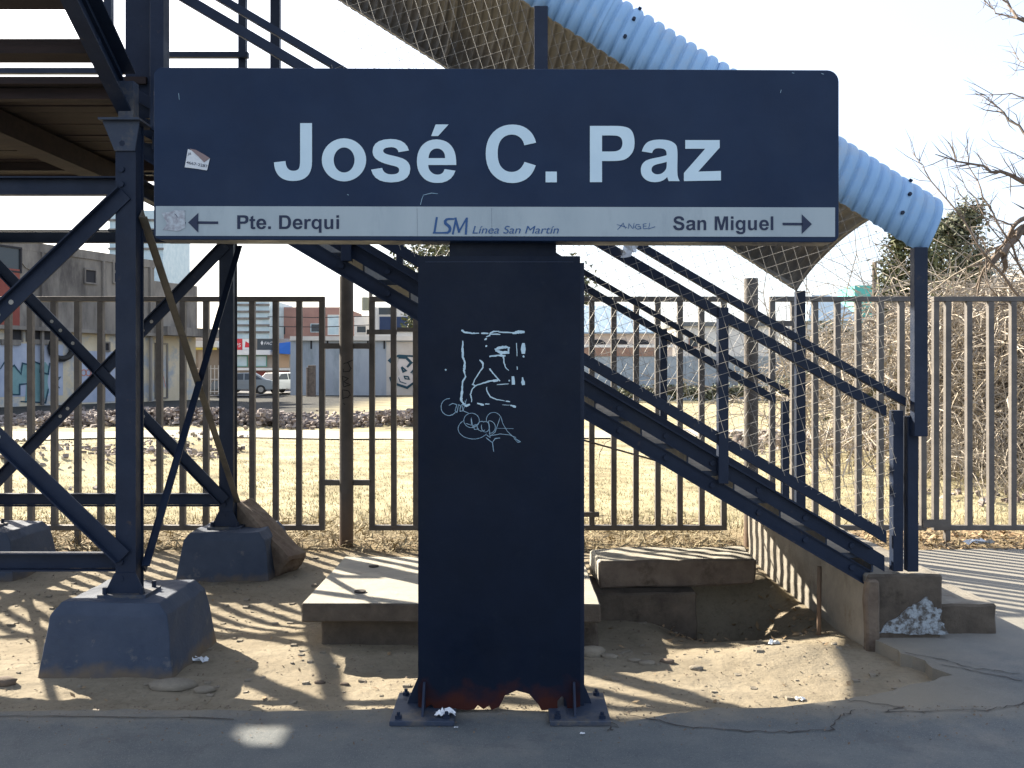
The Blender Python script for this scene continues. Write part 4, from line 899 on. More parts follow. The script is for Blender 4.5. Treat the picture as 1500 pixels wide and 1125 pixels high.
def scatter(name, n, area, m, size, kind='flat', seed=1, zoff=0, dens=None, ground=True):
    """many small leaf, straw or blade triangles as one object of stuff"""
    r_ = np.random.RandomState(seed); xs, ys = area(r_, n); n = len(xs); z = gz(xs, ys) + zoff if ground else np.zeros(n) + zoff
    L_ = size[0] + (size[1]-size[0])*r_.rand(n); W_ = L_*(size[2] + (size[3]-size[2])*r_.rand(n)); a = r_.rand(n)*2*np.pi
    dx, dy = np.cos(a), np.sin(a)
    if kind == 'blade':
        lean = .25 + .75*r_.rand(n)
        tx, ty, tz = dx*L_*lean, dy*L_*lean, L_*(1.15-lean*.75)
        A = np.stack([xs-dy*W_/2, ys+dx*W_/2, z-.004], 1); B = np.stack([xs+dy*W_/2, ys-dx*W_/2, z-.004], 1); C_ = np.stack([xs+tx, ys+ty, z+tz], 1)
        V = np.stack([A, B, C_], 1).reshape(-1, 3); k = 3
    else:
        tilt = r_.normal(0, .35, n)*L_; t2 = r_.normal(0, .35, n)*W_; h = np.abs(r_.normal(0, .35, n))*L_*.6 + .004
        P = [np.stack([xs+dx*L_*u/2-dy*W_*v/2, ys+dy*L_*u/2+dx*W_*v/2, z+h+tilt*u/2+t2*v/2], 1) for u, v in ((-1,0),(0,-1),(1,0),(0,1))]
        V = np.stack(P, 1).reshape(-1, 3); k = 4
    Fc = np.arange(n*k).reshape(n, k); me_ = bpy.data.meshes.new(name)
    me_.vertices.add(len(V)); me_.vertices.foreach_set('co', V.ravel()); me_.loops.add(n*k); me_.loops.foreach_set('vertex_index', Fc.ravel().astype(np.int32))
    me_.polygons.add(n); me_.polygons.foreach_set('loop_start', (np.arange(n)*k).astype(np.int32)); me_.polygons.foreach_set('loop_total', np.full(n, k, np.int32)); me_.update()
    me_.materials.append(m); o = bpy.data.objects.new(name, me_); COL.objects.link(o); o['kind'] = 'stuff'; return o
def wedge(y0, y1, p=1.0, xl=-.62, xr=.62):
    def f(r_, n):
        y = y0*(y1/y0)**(r_.rand(n)**p); x = y*(xl+(xr-xl)*r_.rand(n)); return x, y
    return f
def rect(x0, x1, y0, y1): return lambda r_, n: (x0+(x1-x0)*r_.rand(n), y0+(y1-y0)*r_.rand(n))
scatter('dry_lawn', 90000, wedge(8.9, 24, 1.0), M['grassm'], (.015,.045,.14,.30), 'blade', 2)
scatter('dry_straw', 9000, rect(-5.5, 2.0, 7.75, 9.3), M['straw'], (.05,.20,.05,.11), 'flat', 3)
scatter('straw_blades', 5000, rect(-5.5, 6.5, 7.9, 9.6), M['straw'], (.05,.16,.06,.12), 'blade', 4)
scatter('dry_leaves', 3500, rect(2.3, 7.5, 7.68, 8.7), M['leaf_dry'], (.03,.07,.4,.7), 'flat', 5, zoff=.04)
scatter('dirt_crumbs', 4000, rect(-4.0, 2.0, 4.0, 7.8), M['conc_dark'], (.005,.017,.6,.95), 'flat', 6)
scatter('leaf_litter', 160, rect(-3.0, 2.0, 4.05, 7.6), M['leaf_dry'], (.02,.05,.3,.6), 'flat', 7)
def clumps(r_, n):
    m_ = n//14; cx, cy = wedge(9.2, 21, 1.0)(r_, m_); k = r_.randint(0, m_, n); return cx[k]+r_.normal(0, .035, n)*(cy[k]/10), cy[k]+r_.normal(0, .05, n)
scatter('grass_tufts', 26000, clumps, M['grassm'], (.02,.06,.12,.24), 'blade', 12)
scatter('pit_litter', 260, rect(.95, 1.95, 5.5, 6.3), M['leaf_dry'], (.02,.07,.2,.6), 'flat', 13)
def pebbles(n, seed):
    r_ = random.Random(seed); mb = MB()
    for k in range(n):
        x = r_.uniform(-3.4, 1.95); y = r_.uniform(4.08, 7.6); z = float(gz(x, y)); q = .004+.016*r_.random()**3
        p = [Vector((x, y, z)) + Vector((sx*q*r_.uniform(.7,1.3), sy*q*r_.uniform(.6,1.2), sz*q*r_.uniform(.3,.8))) for sz in (-1,1) for sx, sy in ((-1,-1),(1,-1),(1,1),(-1,1))]; mb.hexa(p)
    return mb
single('pebbles', pebbles(900, 5), M['stone'], None, None, kind='stuff')
scatter('grit', 1500, lambda r_, n: (-3.2+5.6*r_.rand(n), 4.06-.42*r_.rand(n)**2.2), M['conc_dark'], (.004,.014,.5,.9), 'flat', 8, zoff=.003, ground=False)
M['weed'] = mat('weed', (.10,.16,.03), (.20,.26,.06), rough=.8, scale=8)
mbw = MB()
for k in range(60):
    a = rnd.uniform(0, 6.28); l = rnd.uniform(.06,.16); x, y = -2.43+rnd.gauss(0,.05), 7.62+rnd.gauss(0,.04); z = float(gz(x, y)); e = rnd.uniform(.5,1.3)
    mbw.quad((x-.006*math.sin(a),y+.006*math.cos(a),z),(x+.006*math.sin(a),y-.006*math.cos(a),z),(x+l*math.cos(a)*math.cos(e),y+l*math.sin(a)*math.cos(e),z+.14+l*math.sin(e)))
single('weed_tuft', mbw, M['weed'], 'green weed tuft growing behind the rear footing', 'weed', (-2.43, 7.62, -.05))

hx, hy = PX(928,5.13), 5.13
mb = MB(); g_ = [[(hx+(a-1.5)*.028+rnd.uniform(-.008,.008)-.03*b_*.3, hy-.012+rnd.uniform(-.012,.012), PZ(354,5.13)-b_*.022+rnd.uniform(-.006,.006)) for a in range(4)] for b_ in range(5)]
for b_ in range(4):
    for a in range(3):
        if not (b_ == 3 and a == 2): mb.quad(g_[b_][a], g_[b_][a+1], g_[b_+1][a+1], g_[b_+1][a])
single('plastic_scrap', mb, M['litter'], 'torn white plastic caught on the handrail just below the sign', 'litter', (hx, hy, PZ(362,5.13)))
# rubble along the far edge of the lawn
def rubble(x0, x1, y0, y1, n, hmax, seed, smin=.08, smax=.32):
    r_ = random.Random(seed); mb = MB()
    for k in range(n):
        x = r_.uniform(x0, x1); y = r_.gauss((y0+y1)/2, (y1-y0)/4); env = max(.05, .55+.9*float(vn(np.array(x*.55+seed), np.array(y*.5))))
        s = r_.uniform(smin, smax); z = float(gz(x, y)) + r_.random()*hmax*env
        c = Vector((x, y, z)); rot = Matrix.Rotation(r_.uniform(0,6.3), 3, 'Z') @ Matrix.Rotation(r_.uniform(0,6.3), 3, 'X')
        p = [c + rot @ Vector((sx*s*r_.uniform(.35,.8), sy*s*r_.uniform(.3,.6), sz*s*r_.uniform(.15,.45))) for sz in (-1,1) for sx, sy in ((-1,-1),(1,-1),(1,1),(-1,1))]
        mb.hexa(p)
    return mb
M['rubble'] = mat('rubble', (.15,.12,.105), (.30,.26,.235), rough=.95, scale=2.2, detail=3, lo=.42, hi=.58, c3=(.06,.055,.05), s3=3.5)
single('rubble_heap', rubble(-13.5, -1.0, 25.3, 27.6, 5200, .50, 3, .03, .125), M['rubble'], None, None, kind='stuff')
single('rubble_mound', rubble(-17, -9.6, 26, 33, 2800, .38, 4, .03, .13), M['rubble'], None, None, kind='stuff')
single('lawn_debris', rubble(-9.5, -5.0, 13.5, 18.5, 900, .12, 6, .015, .075), M['rubble'], None, None, kind='stuff')
single('mesh_debris', rubble(4.5, 10.5, 17.5, 20.5, 700, .28, 8, .03, .12), M['rubble'], None, None, kind='stuff')
single('fence_debris', rubble(5.0, 9.0, 10.2, 11.4, 90, .08, 9, .02, .09), M['rubble'], None, None, kind='stuff')

# ------------------------------------------------------------------ background buildings
def bpx(px0, px1, py0, py1, Y): return PX(px0,Y), PX(px1,Y), PZ(py1,Y), PZ(py0,Y)
class Face:
    """a vertical wall plane through A-B; hit() finds where the sight line of a photo pixel meets it"""
    def __init__(s, A, B): s.A = Vector((*A,0)); s.B = Vector((*B,0)); s.d = (s.B-s.A).normalized(); s.n = Vector((s.d.y, -s.d.x, 0)); s.len = (s.B-s.A).length
    def hit(s, px, py):
        dx = (px-750)/F; r = Vector((dx, 1, 0)); t = s.A.dot(s.n)/r.dot(s.n); p = r*t; return (p-s.A).dot(s.d), EYE+(HZ-py)/F*t
    def P(s, u, z, o=0): p = s.A + s.d*u + s.n*o; return (p.x, p.y, z)
    def slab(s, mb, u0, u1, z0, z1, o0, o1):
        return mb.hexa([s.P(u0,z0,o1), s.P(u1,z0,o1), s.P(u1,z0,o0), s.P(u0,z0,o0), s.P(u0,z1,o1), s.P(u1,z1,o1), s.P(u1,z1,o0), s.P(u0,z1,o0)])
    def win(s, px0, px1, py0, py1, parent, m, frame=None, proud=.05, name='window'):
        u0, za = s.hit(px0, py1); u1, zb_ = s.hit(px1, py0)
        if frame:
            e = .08; mb = MB()
            for a in ((u0-e,u0,za-e,zb_+e),(u1,u1+e,za-e,zb_+e),(u0,u1,za-e,za),(u0,u1,zb_,zb_+e)): s.slab(mb, *a, .0, proud+.04)
            f = part(name, mb, frame, parent); part('pane', s.slab(MB(), u0, u1, za, zb_, .0, proud*.5), m, f); return f
        return part(name, s.slab(MB(), u0, u1, za, zb_, .0, proud), m, parent)
M['plaster_gray'] = mat('grey_plaster', (.17,.155,.14), (.27,.245,.215), rough=.95, scale=.9, c3=(.075,.068,.065), s3=.5, lo3=.46, hi3=.66, stretch=(1,1,.3))
M['cream'] = mat('cream_plaster', (.50,.42,.29), (.60,.52,.38), rough=.95, scale=.8, c3=(.34,.36,.38), s3=.9, lo3=.48, hi3=.6)
M['redpanel'] = mat('red_panel', (.20,.05,.04), (.26,.08,.06), rough=.9, scale=1)
M['gr_teal'] = mat('graffiti_teal', (.13,.25,.26), (.20,.33,.33), rough=.9, scale=1.5)
M['gr_blue'] = mat('graffiti_lavender', (.30,.34,.44), (.40,.44,.52), rough=.9, scale=1.1)
M['gr_line'] = mat('graffiti_dark', (.02,.06,.09), rough=.9)
M['gr_red'] = mat('graffiti_red', (.45,.16,.10), rough=.9)
M['dark'] = mat('dark_opening', (.025,.025,.03), rough=.8)
M['red'] = mat('red_board', (.55,.03,.04), rough=.6)
gb = thing('graffiti_building', 'long grey and cream building with graffiti along its foot, behind the tower at left', 'building', (-20, 45, 0))
fb = Face((-25.0, 32.0), (-17.55, 50.0))
uR = fb.hit(226, 545)[0]
zt0 = 6.9
ledge_z = fb.hit(120, 484)[1]
part('wall', fb.slab(MB(), -12, uR, ledge_z, zt0, -9, 0), M['plaster_gray'], gb)
part('lower_wall', fb.slab(MB(), -12, uR, -.2, ledge_z-.02, -9, -.1), M['cream'], gb)
for px in (60, 150, 219):
    u, z = fb.hit(px, 500); part('drain_pipe', fb.slab(MB(), u-.06, u+.06, 0, zt0, .02, .14), M['plaster_gray'], gb)
part('ledge', fb.slab(MB(), -12, uR, ledge_z-.12, ledge_z+.05, .001, .3), M['plaster_gray'], gb)
part('parapet', fb.slab(MB(), -12, uR, zt0+.001, zt0+.4, -.3, .06), M['plaster_gray'], gb)
fb.win(-12, 28, 365, 393, gb, M['glass'], M['dark'])
fb.win(124, 139, 397, 413, gb, M['dark'], M['plaster_gray']); fb.win(166, 174, 384, 396, gb, M['dark'], M['plaster_gray']); fb.win(166, 174, 401, 413, gb, M['dark'], M['plaster_gray']); fb.win(203, 208, 405, 419, gb, M['dark'], M['plaster_gray'])
fb.win(-10, 27, 395, 478, gb, M['redpanel'], name='red_panel', proud=.08)
u, z = fb.hit(45, 378)
part('medallion', MB().prism([(u+.55*math.cos(a*.5236), z+.55*math.sin(a*.5236)) for a in range(12)], lambda a, b_, t: fb.P(a, b_, t), .001, .05), M['plaster_gray'], gb)
lf = Face((fb.A + fb.n*-.1)[:2], (fb.B + fb.n*-.1)[:2])
lf.win(-10, 92, 505, 582, gb, M['gr_blue'], name='painted_panel', proud=.012); lf.win(112, 168, 515, 590, gb, M['gr_blue'], name='painted_panel', proud=.012)
for a in ((10,30,482,498),(40,80,482,498)): lf.win(*a, gb, M['dark'], M['plaster_gray'])
for a in ((0,28,498,505),(45,72,498,504)): lf.win(*a, gb, M['plaster_gray'], name='sill', proud=.12)
lf.win(146, 158, 503, 513, gb, M['dark'], M['plaster_gray'])
gmb = MB()
def gpt(d): return lambda x, y: lf.P(*lf.hit(x, y), d)
for poly in ([(12,541),(20,535),(28,543),(32,532),(40,534),(41,560),(30,562),(28,577),(17,577),(18,564),(8,562)], [(42,540),(50,530),(60,534),(66,530),(72,538),(69,560),(72,575),(62,588),(36,590),(38,560)]):
    gmb.quad(*[gpt(.02)(x, y) for x, y in poly])
part('graffiti', gmb, M['gr_teal'], gb, kind='stuff')
gmb = MB()
for pts in ([(6,530),(12,541),(20,535),(30,548),(32,532),(40,534),(40,585)], [(16,563),(17,578),(28,578),(28,563),(40,562)], [(46,588),(42,540),(50,530),(60,534),(58,545),(70,548),(72,532)], [(30,588),(66,590),(70,570)], [(76,532),(82,520),(86,528)], [(78,556),(88,552),(80,562),(86,568)], [(0,540),(6,530)]): ribbon(gmb, pts, 2.2, gpt(.035))
part('graffiti_outline', gmb, M['gr_line'], gb, kind='stuff')
gmb = MB()
for px in (115, 122, 129, 136): ribbon(gmb, arcp(px, 546, 3.5, 4.5, 0, 360, 12), 1.2, gpt(.025))
for pts in ([(232,524),(236,516),(238,526),(232,524)], [(232,560),(238,548),(242,566)]): ribbon(gmb, pts, 1.3, gpt(.025))
part('graffiti_outline', gmb, M['gr_red'], gb, kind='stuff')
u, z = lf.hit(87, 510)
part('hanging_tyre', MB().tube([lf.P(u+.6*math.cos(a*.45), z+.5*math.sin(a*.45), .15) for a in range(15)], .14, 8), M['tyre'], gb)
# lower wing towards the street
u2 = fb.hit(292, 545)[0]; zw = fb.hit(260, 415)[1]
wz = fb.hit(260, 490)[1]
part('wing_wall', fb.slab(MB(), uR+.002, u2, wz, zw, -8, -.15), M['plaster_gray'], gb)
part('wing_lower_wall', fb.slab(MB(), uR+.002, u2, -.2, wz-.01, -8, -.25), M['cream'], gb)
part('wing_ledge', fb.slab(MB(), uR+.002, u2+1, wz-.1, wz+.35, -.149, .9), M['plaster_gray'], gb)
wf = Face((fb.A + fb.n*-.25)[:2], (fb.B + fb.n*-.25)[:2]); wf.win(228, 243, 505, 582, gb, M['cream'], M['plaster_gray'], name='door')

def simple_building(name, lab, cat, px0, px1, ptop, Y, depth, m, wins=(), roof=None, zbase=-.2, group=None):
    x0, x1 = PX(px0,Y), PX(px1,Y); zt_ = PZ(ptop,Y); t = thing(name, lab, cat, ((x0+x1)/2, Y, 0), group)
    part('wall', MB().box(x0, x1, Y, Y+depth, zbase, zt_), m, t)
    if roof: part('roof', MB().box(x0-.25, x1+.25, Y-.3, Y+depth+.2, zt_+.001, zt_+roof[0]), roof[1], t)
    for (a, b_, c, d, gm, fm) in wins:
        w0, w1, za, zb_ = bpx(a, b_, c, d, Y); e = .07
        f = part('window', MB().box(w0-e, w0, Y-.08, Y+.02, za-e, zb_+e).box(w1, w1+e, Y-.08, Y+.02, za-e, zb_+e).box(w0, w1, Y-.08, Y+.02, za-e, za).box(w0, w1, Y-.08, Y+.02, zb_, zb_+e), fm, t)
        part('pane', MB().box(w0, w1, Y-.03, Y+.01, za, zb_), gm, f)
    return t
M['bluegray'] = mat('blue_grey_render', (.27,.31,.36), (.34,.38,.42), rough=.95, scale=.7, c3=(.20,.24,.26), s3=.8, lo3=.5, hi3=.7, stretch=(1,1,.3))
M['brick'] = mat('red_brown_render', (.30,.17,.14), (.36,.21,.17), rough=.95, scale=.6)
M['glassblock'] = mat('pale_glass_block', (.40,.52,.56), (.55,.64,.66), rough=.3, scale=1.2)
M['whitewall'] = mat('white_wall', (.62,.60,.56), (.72,.69,.64), rough=.9, scale=.8)
M['navywall'] = mat('navy_wall', (.03,.05,.11), rough=.8)
M['slabwhite'] = mat('roof_slab', (.52,.50,.46), (.62,.59,.53), rough=.9, scale=1)
M['shop'] = mat('shop_front', (.30,.25,.20), (.38,.32,.26), rough=.9, scale=1)
M['yellow'] = mat('yellow_trim', (.55,.42,.08), rough=.7)
M['greenframe'] = mat('green_frame', (.12,.30,.22), rough=.6)
M['bluecloth'] = mat('blue_awning', (.02,.10,.35), rough=.8)
# blue-grey storehouse
st_ = simple_building('storehouse', 'low blue-grey storehouse with a flat pale roof and a painted face on its wall', 'building', 432, 640, 499, 60, 9, M['bluegray'], roof=(.28, M['slabwhite']))
part('corner_pier', MB().box(PX(426,60), PX(436,60), 59.9, 60.6, -.2, PZ(499,60)-.01), M['bluegray'], st_)
for px in (433, 456, 480, 539, 563): part('drain_spout', MB().box(PX(px,60)-.05, PX(px,60)+.05, 59.96, 60.02, PZ(511,60), PZ(499,60)-.005), M['dark'], st_)
part('patch_wall', MB().box(PX(566,60), PX(640,60), 59.97, 60.01, -.1, PZ(501,60)), mat('grey_patch', (.42,.40,.37), (.50,.48,.44), rough=.9, scale=1), st_)
gf = lambda d: (lambda x, y: (PX(400+x/6.818, 60), 59.96-d, PZ(430+y/6.818, 60)))
g1 = MB(); g1.quad(*[gf(.0)(x, y) for x, y in ((1265,640),(1340,625),(1410,640),(1440,760),(1420,870),(1350,940),(1260,905),(1240,840),(1270,800),(1240,720))]); part('graffiti', g1, mat('graffiti_pale', (.55,.53,.52), rough=.9), st_)
g2 = MB()
for pts, wd in (([(1180,690),(1160,670),(1190,640),(1260,620),(1400,625)], 22), ([(1260,640),(1330,640),(1380,690),(1345,730)], 26), ([(1285,740),(1300,780),(1330,770),(1290,735)], 20), ([(1380,790),(1395,770),(1400,800)], 20), ([(1310,825),(1350,830),(1360,855),(1320,850),(1310,825)], 14), ([(1170,840),(1190,890),(1250,910),(1340,940),(1420,880)], 24), ([(1255,840),(1270,880),(1330,900)], 10), ([(1200,650),(1190,760),(1200,860)], 10)): ribbon(g2, pts, wd, gf(.02))
part('graffiti_outline', g2, M['gr_line'], st_, kind='stuff')
for px, w_, top, lab in ((452, .22, 538, 'thin weathered timber post before the blue-grey storehouse'), (457, .42, 535, 'thick weathered timber post before the blue-grey storehouse')):
    x = PX(px, 57); single('timber_post', MB().box(x-w_/2, x+w_/2, 57-.2, 57+.2, -.1, PZ(top,57)), M['bark'], lab, 'post', (x,57,0), bevel=.04)
# red-brown block, glass-block towers, white and navy house
simple_building('apartment_block', 'red-brown apartment block behind the storehouse', 'building', 395, 503, 450, 98, 12, M['brick'], [(456,470,475,486,M['glass'],M['glassblock']), (481,496,462,490,M['glassblock'],M['whitewall']), (410,418,478,490,M['glass'],M['brick'])])
tw = simple_building('office_block', 'pale glass-fronted tower block above the shops', 'building', 338, 394, 438, 92, 10, M['glassblock'])
for k in range(5): part('floor_band', MB().box(PX(337,92), PX(395,92), 91.85, 91.99, PZ(448+10*k,92), PZ(445+10*k,92)), M['plaster_gray'], tw)
t2 = simple_building('water_tower_block', 'pale glazed rooftop block rising behind the graffiti building', 'building', 160, 239, 308, 120, 10, M['glassblock'])
for k in range(4): part('floor_band', MB().box(PX(159,120), PX(240,120), 119.8, 119.99, PZ(324+14*k,120), PZ(321+14*k,120)), M['plaster_gray'], t2)
wh = simple_building('white_house', 'white house with a navy upper front beyond the storehouse roof', 'building', 548, 655, 450, 88, 8, M['whitewall'], [(555,580,451,461,M['glass'],M['whitewall'])])
part('navy_panel', MB().box(PX(556,88), PX(612,88), 87.9, 87.99, PZ(486,88), PZ(464,88)), M['navywall'], wh)
simple_building('narrow_house', 'narrow pale house between the pole and the round post', 'building', 519, 541, 463, 90, 6, M['whitewall'], [(523,536,478,487,M['glass'],M['whitewall'])])
# shops
sh = simple_building('shop_row', 'row of low shops with a white fascia and coloured sign boards', 'shop', 300, 424, 496, 74, 6, M['shop'], [(346,362,522,536,M['glassblock'],M['greenframe']), (372,390,522,536,M['glassblock'],M['greenframe']), (306,320,540,560,M['glass'],M['whitewall'])])
part('fascia', MB().box(PX(338,74), PX(400,74), 73.2, 73.99, PZ(520,74), PZ(513,74)), M['whitewall'], sh)
part('fascia', MB().box(PX(338,74), PX(425,74), 73.6, 73.98, PZ(542.5,74), PZ(539,74)), M['whitewall'], sh)
part('shutter', MB().box(PX(376,74), PX(390,74), 73.9, 73.99, .2, PZ(544,74)), M['redpanel'], sh); part('shutter', MB().box(PX(408,74), PX(424,74), 73.9, 73.99, .2, PZ(544,74)), M['redpanel'], sh)
for a, b_, m, lab in ((343, 356, M['red'], 'red sign board'), (356.5, 368, M['whitewall'], 'white sign board'), (378, 401, mat('charcoal_board', (.05,.06,.065), rough=.6), 'charcoal sign board')):
    part('sign_board', MB().box(PX(a,74), PX(b_,74), 73.75, 73.95, PZ(512.5,74), PZ(496.5,74)), m, sh, label=lab)
part('lettering', font_text('P5', 10, .1, lambda u, v: (PX(346+8*u,74), 73.74, PZ(508.5-v*.8,74)), .02), M['whitewall'], sh, kind='stuff')
part('lettering', font_text('FAC', 10, .3, lambda u, v: (PX(388+12.5*u,74), 73.74, PZ(505-v*.6,74)), .02), M['whitewall'], sh, kind='stuff')
part('emblem', MB().quad((PX(385,74),73.74,PZ(499,74)),(PX(383,74),73.74,PZ(502.5,74)),(PX(385,74),73.74,PZ(506,74)),(PX(387,74),73.74,PZ(502.5,74))), M['whitewall'], sh)
part('emblem', MB().quad((PX(361,74),73.74,PZ(500,74)),(PX(360,74),73.74,PZ(509,74)),(PX(366,74),73.74,PZ(509,74)),(PX(366,74),73.74,PZ(503,74))), M['red'], sh)
aw = MB(); aw.hexa([(PX(401,72),72,PZ(517,72)),(PX(424,72),72,PZ(519,72)),(PX(424,72),74,PZ(519,72)),(PX(401,72),74,PZ(517,72)),(PX(401,72),72.6,PZ(503,72)),(PX(424,72),72.6,PZ(500,72)),(PX(424,72),74,PZ(500,72)),(PX(401,72),74,PZ(503,72))]); part('awning', aw, M['bluecloth'], sh)
part('wall_panel', MB().box(PX(401,74), PX(424,74), 73.8, 73.98, PZ(538.5,74), PZ(519,74)), mat('orange_tile', (.50,.33,.20), rough=.8), sh)
ks = thing('corner_kiosk', 'dim corner kiosk with a yellow-edged awning beside the graffiti building', 'shop', (PX(280,58), 58, 0))
part('wall', MB().box(PX(246,60), PX(322,60), 60, 63, -.1, PZ(492,60)), M['shop'], ks)
part('awning', MB().box(PX(244,58), PX(324,58), 57.2, 60, PZ(509,58), PZ(500,58)), M['whitewall'], ks)
part('awning_trim', MB().box(PX(244,58), PX(324,58), 57.1, 57.19, PZ(513,58), PZ(509.5,58)), M['yellow'], ks)
for px in (262, 300): part('pillar', MB().box(PX(px,58)-.16, PX(px,58)+.16, 57.3, 57.6, -.1, PZ(513,58)), M['shop'], ks)
gr = MB()
for k in range(14): x = PX(247+5.6*k,59.5); gr.box(x-.02, x+.02, 59.5, 59.54, .05, PZ(535,59.5))
for z in (.2, 1.0, 1.7): gr.box(PX(245,59.5), PX(322,59.5), 59.46, 59.5, z, z+.06)
part('grille', gr, M['whitewall'], ks, kind='stuff')
# utility pole with transformer
up_ = thing('utility_pole', 'utility pole with a transformer can behind the gate post', 'pole', (PX(543,80), 80, 0))
part('pole', MB().tube([(PX(543,80),80,0),(PX(543,80),80,PZ(405,80))], .17, 8), M['pole'], up_)
part('transformer', MB().tube([(PX(535.5,80),79.8,PZ(455,80)),(PX(535.5,80),79.8,PZ(436,80))], .32, 12), mat('transformer', (.25,.25,.19), rough=.6), up_)
wr = MB()
for z, zz in ((464, 463), (478, 476)): wr.tube([(PX(392,80),80,PZ(z,80)),(PX(470,80),80,PZ(z+1.2,80)),(PX(543,80),80,PZ(zz,80))], .035, 4)
part('cable', wr, M['dark'], up_, kind='stuff')
a = MB().tube([(PX(1281,60),60,0),(PX(1281,60),60,PZ(384,60))], .16, 8); single('telegraph_pole', a, M['bark'], 'tall dark telegraph pole rising behind the right fence', 'pole', (PX(1281,60),60,0))

# right side: sheds, long wall, houses
M['bluesheet'] = mat('blue_tin', (.20,.28,.36), (.30,.38,.44), rough=.5, scale=1, stretch=(6,1,1))
M['pinkwall'] = mat('pink_plaster', (.55,.44,.37), (.64,.53,.45), rough=.9, scale=.8)
M['brickwall'] = mat('worn_brick', (.28,.16,.12), (.36,.24,.18), rough=.95, scale=2)
M['longwall'] = mat('weathered_wall', (.28,.33,.38), (.40,.44,.47), rough=.95, scale=.9, c3=(.22,.2,.2), s3=.7, lo3=.52, hi3=.7)
M['slate'] = mat('slate_roof', (.10,.11,.12), (.16,.17,.17), rough=.8, scale=1)
lw = thing('boundary_wall', 'long weathered blue-grey boundary wall beyond the lawn, behind the stairs', 'wall', (PX(1050,50), 50, 0))
part('wall', MB().box(PX(640,50), PX(1252,50), 50, 50.3, -.2, PZ(522,50)), M['longwall'], lw)
part('brick_course', MB().box(PX(640,50), PX(960,50), 49.95, 50.35, PZ(521.8,50), PZ(509,50)), M['brickwall'], lw)
for px in (700, 800, 905, 1010, 1112, 1205): part('pier', MB().box(PX(px,50)-.2, PX(px,50)+.2, 49.9, 49.999, -.2, PZ(523,50)), M['longwall'], lw)
wk = simple_building('workshop', 'workshop with blue tin roof and a pink arcade behind the long wall', 'building', 640, 985, 488, 56, 9, M['pinkwall'])
rf = MB(); rf.hexa([(PX(635,56),55.6,PZ(489,56)),(PX(975,56),55.6,PZ(489,56)),(PX(975,56),60,PZ(489,56)+.3),(PX(635,56),60,PZ(489,56)+.3),(PX(635,56),55.6,PZ(487,56)),(PX(975,56),55.6,PZ(487,56)),(PX(930,56),60.5,PZ(440,56)),(PX(635,56),60.5,PZ(440,56))]); part('tin_roof', rf, M['bluesheet'], wk)
part('cornice', MB().box(PX(640,56), PX(985,56), 55.85, 55.99, PZ(509,56), PZ(505,56)), M['whitewall'], wk)
for px in range(652, 980, 32): part('arch_opening', MB().prism([(PX(px+11*math.cos(a*.314),56), PZ(504,56)+.0+.28*math.sin(a*.314)) for a in range(11)], lambda u, v, t: (u, t, v), 55.9, 55.995), M['dark'], wk)
simple_building('pale_house', 'pale house with a dark roof edge behind the long wall, right of the workshop', 'building', 990, 1180, 478, 66, 8, M['whitewall'], [(1010,1030,495,508,M['glass'],M['brickwall'])], roof=(.3, M['slate']))
hh = simple_building('hip_house', 'house with a pale hipped roof above the right fence', 'building', 1185, 1262, 470, 85, 8, M['bluesheet'])
a, b_ = PX(1182,85), PX(1265,85); z0, z1_ = PZ(470,85), PZ(427,85); mb = MB(); c = ((a+b_)/2)
mb.v = [(a,84.7,z0),(b_,84.7,z0),(b_,93.3,z0),(a,93.3,z0),(c-.9,89,z1_),(c+.9,89,z1_)]; mb.f = [(0,1,5,4),(1,2,5),(2,3,4,5),(3,0,4),(3,2,1,0)]; part('roof', mb, M['bluesheet'], hh)
lk = simple_building('dark_shed', 'long dark-roofed shed half hidden by brush at right', 'building', 1190, 1600, 520, 47, 7, mat('shed_wall', (.26,.24,.23), (.34,.32,.30), rough=.9, scale=1), [(1256,1268,530,545,M['glass'],M['dark']), (1330,1345,535,550,M['glass'],M['dark'])])
mb = MB(); mb.hexa([(PX(1180,47),46.4,PZ(521,47)),(PX(1610,47),46.4,PZ(521,47)),(PX(1610,47),54,PZ(521,47)),(PX(1180,47),54,PZ(521,47)),(PX(1185,47),46.6,PZ(517,47)),(PX(1610,47),46.6,PZ(517,47)),(PX(1610,47),51,PZ(470,47)),(PX(1185,47),51,PZ(470,47))]); part('roof', mb, M['slate'], lk)
simple_building('teal_shed', 'small teal shed top peeping over the right fence', 'building', 1252, 1290, 418, 95, 5, mat('teal_paint', (.10,.42,.38), rough=.7))
simple_building('pale_wall_house', 'pale lilac house wall showing through the brush at the right edge', 'building', 1345, 1640, 540, 40, 5, mat('lilac_wall', (.36,.35,.40), (.44,.43,.47), rough=.9, scale=.8))

single('loose_wire', MB().tube([(PX(845,7.9),7.9,PZ(642,7.9)),(PX(905,7.9),7.9,PZ(659,7.9)),(PX(962,7.9),7.9,PZ(675,7.9))], .009, 6), M['pole'], 'thin rusty wire sagging across the fence bars below the stairs', 'wire', (PX(905,7.9),7.9,.8))
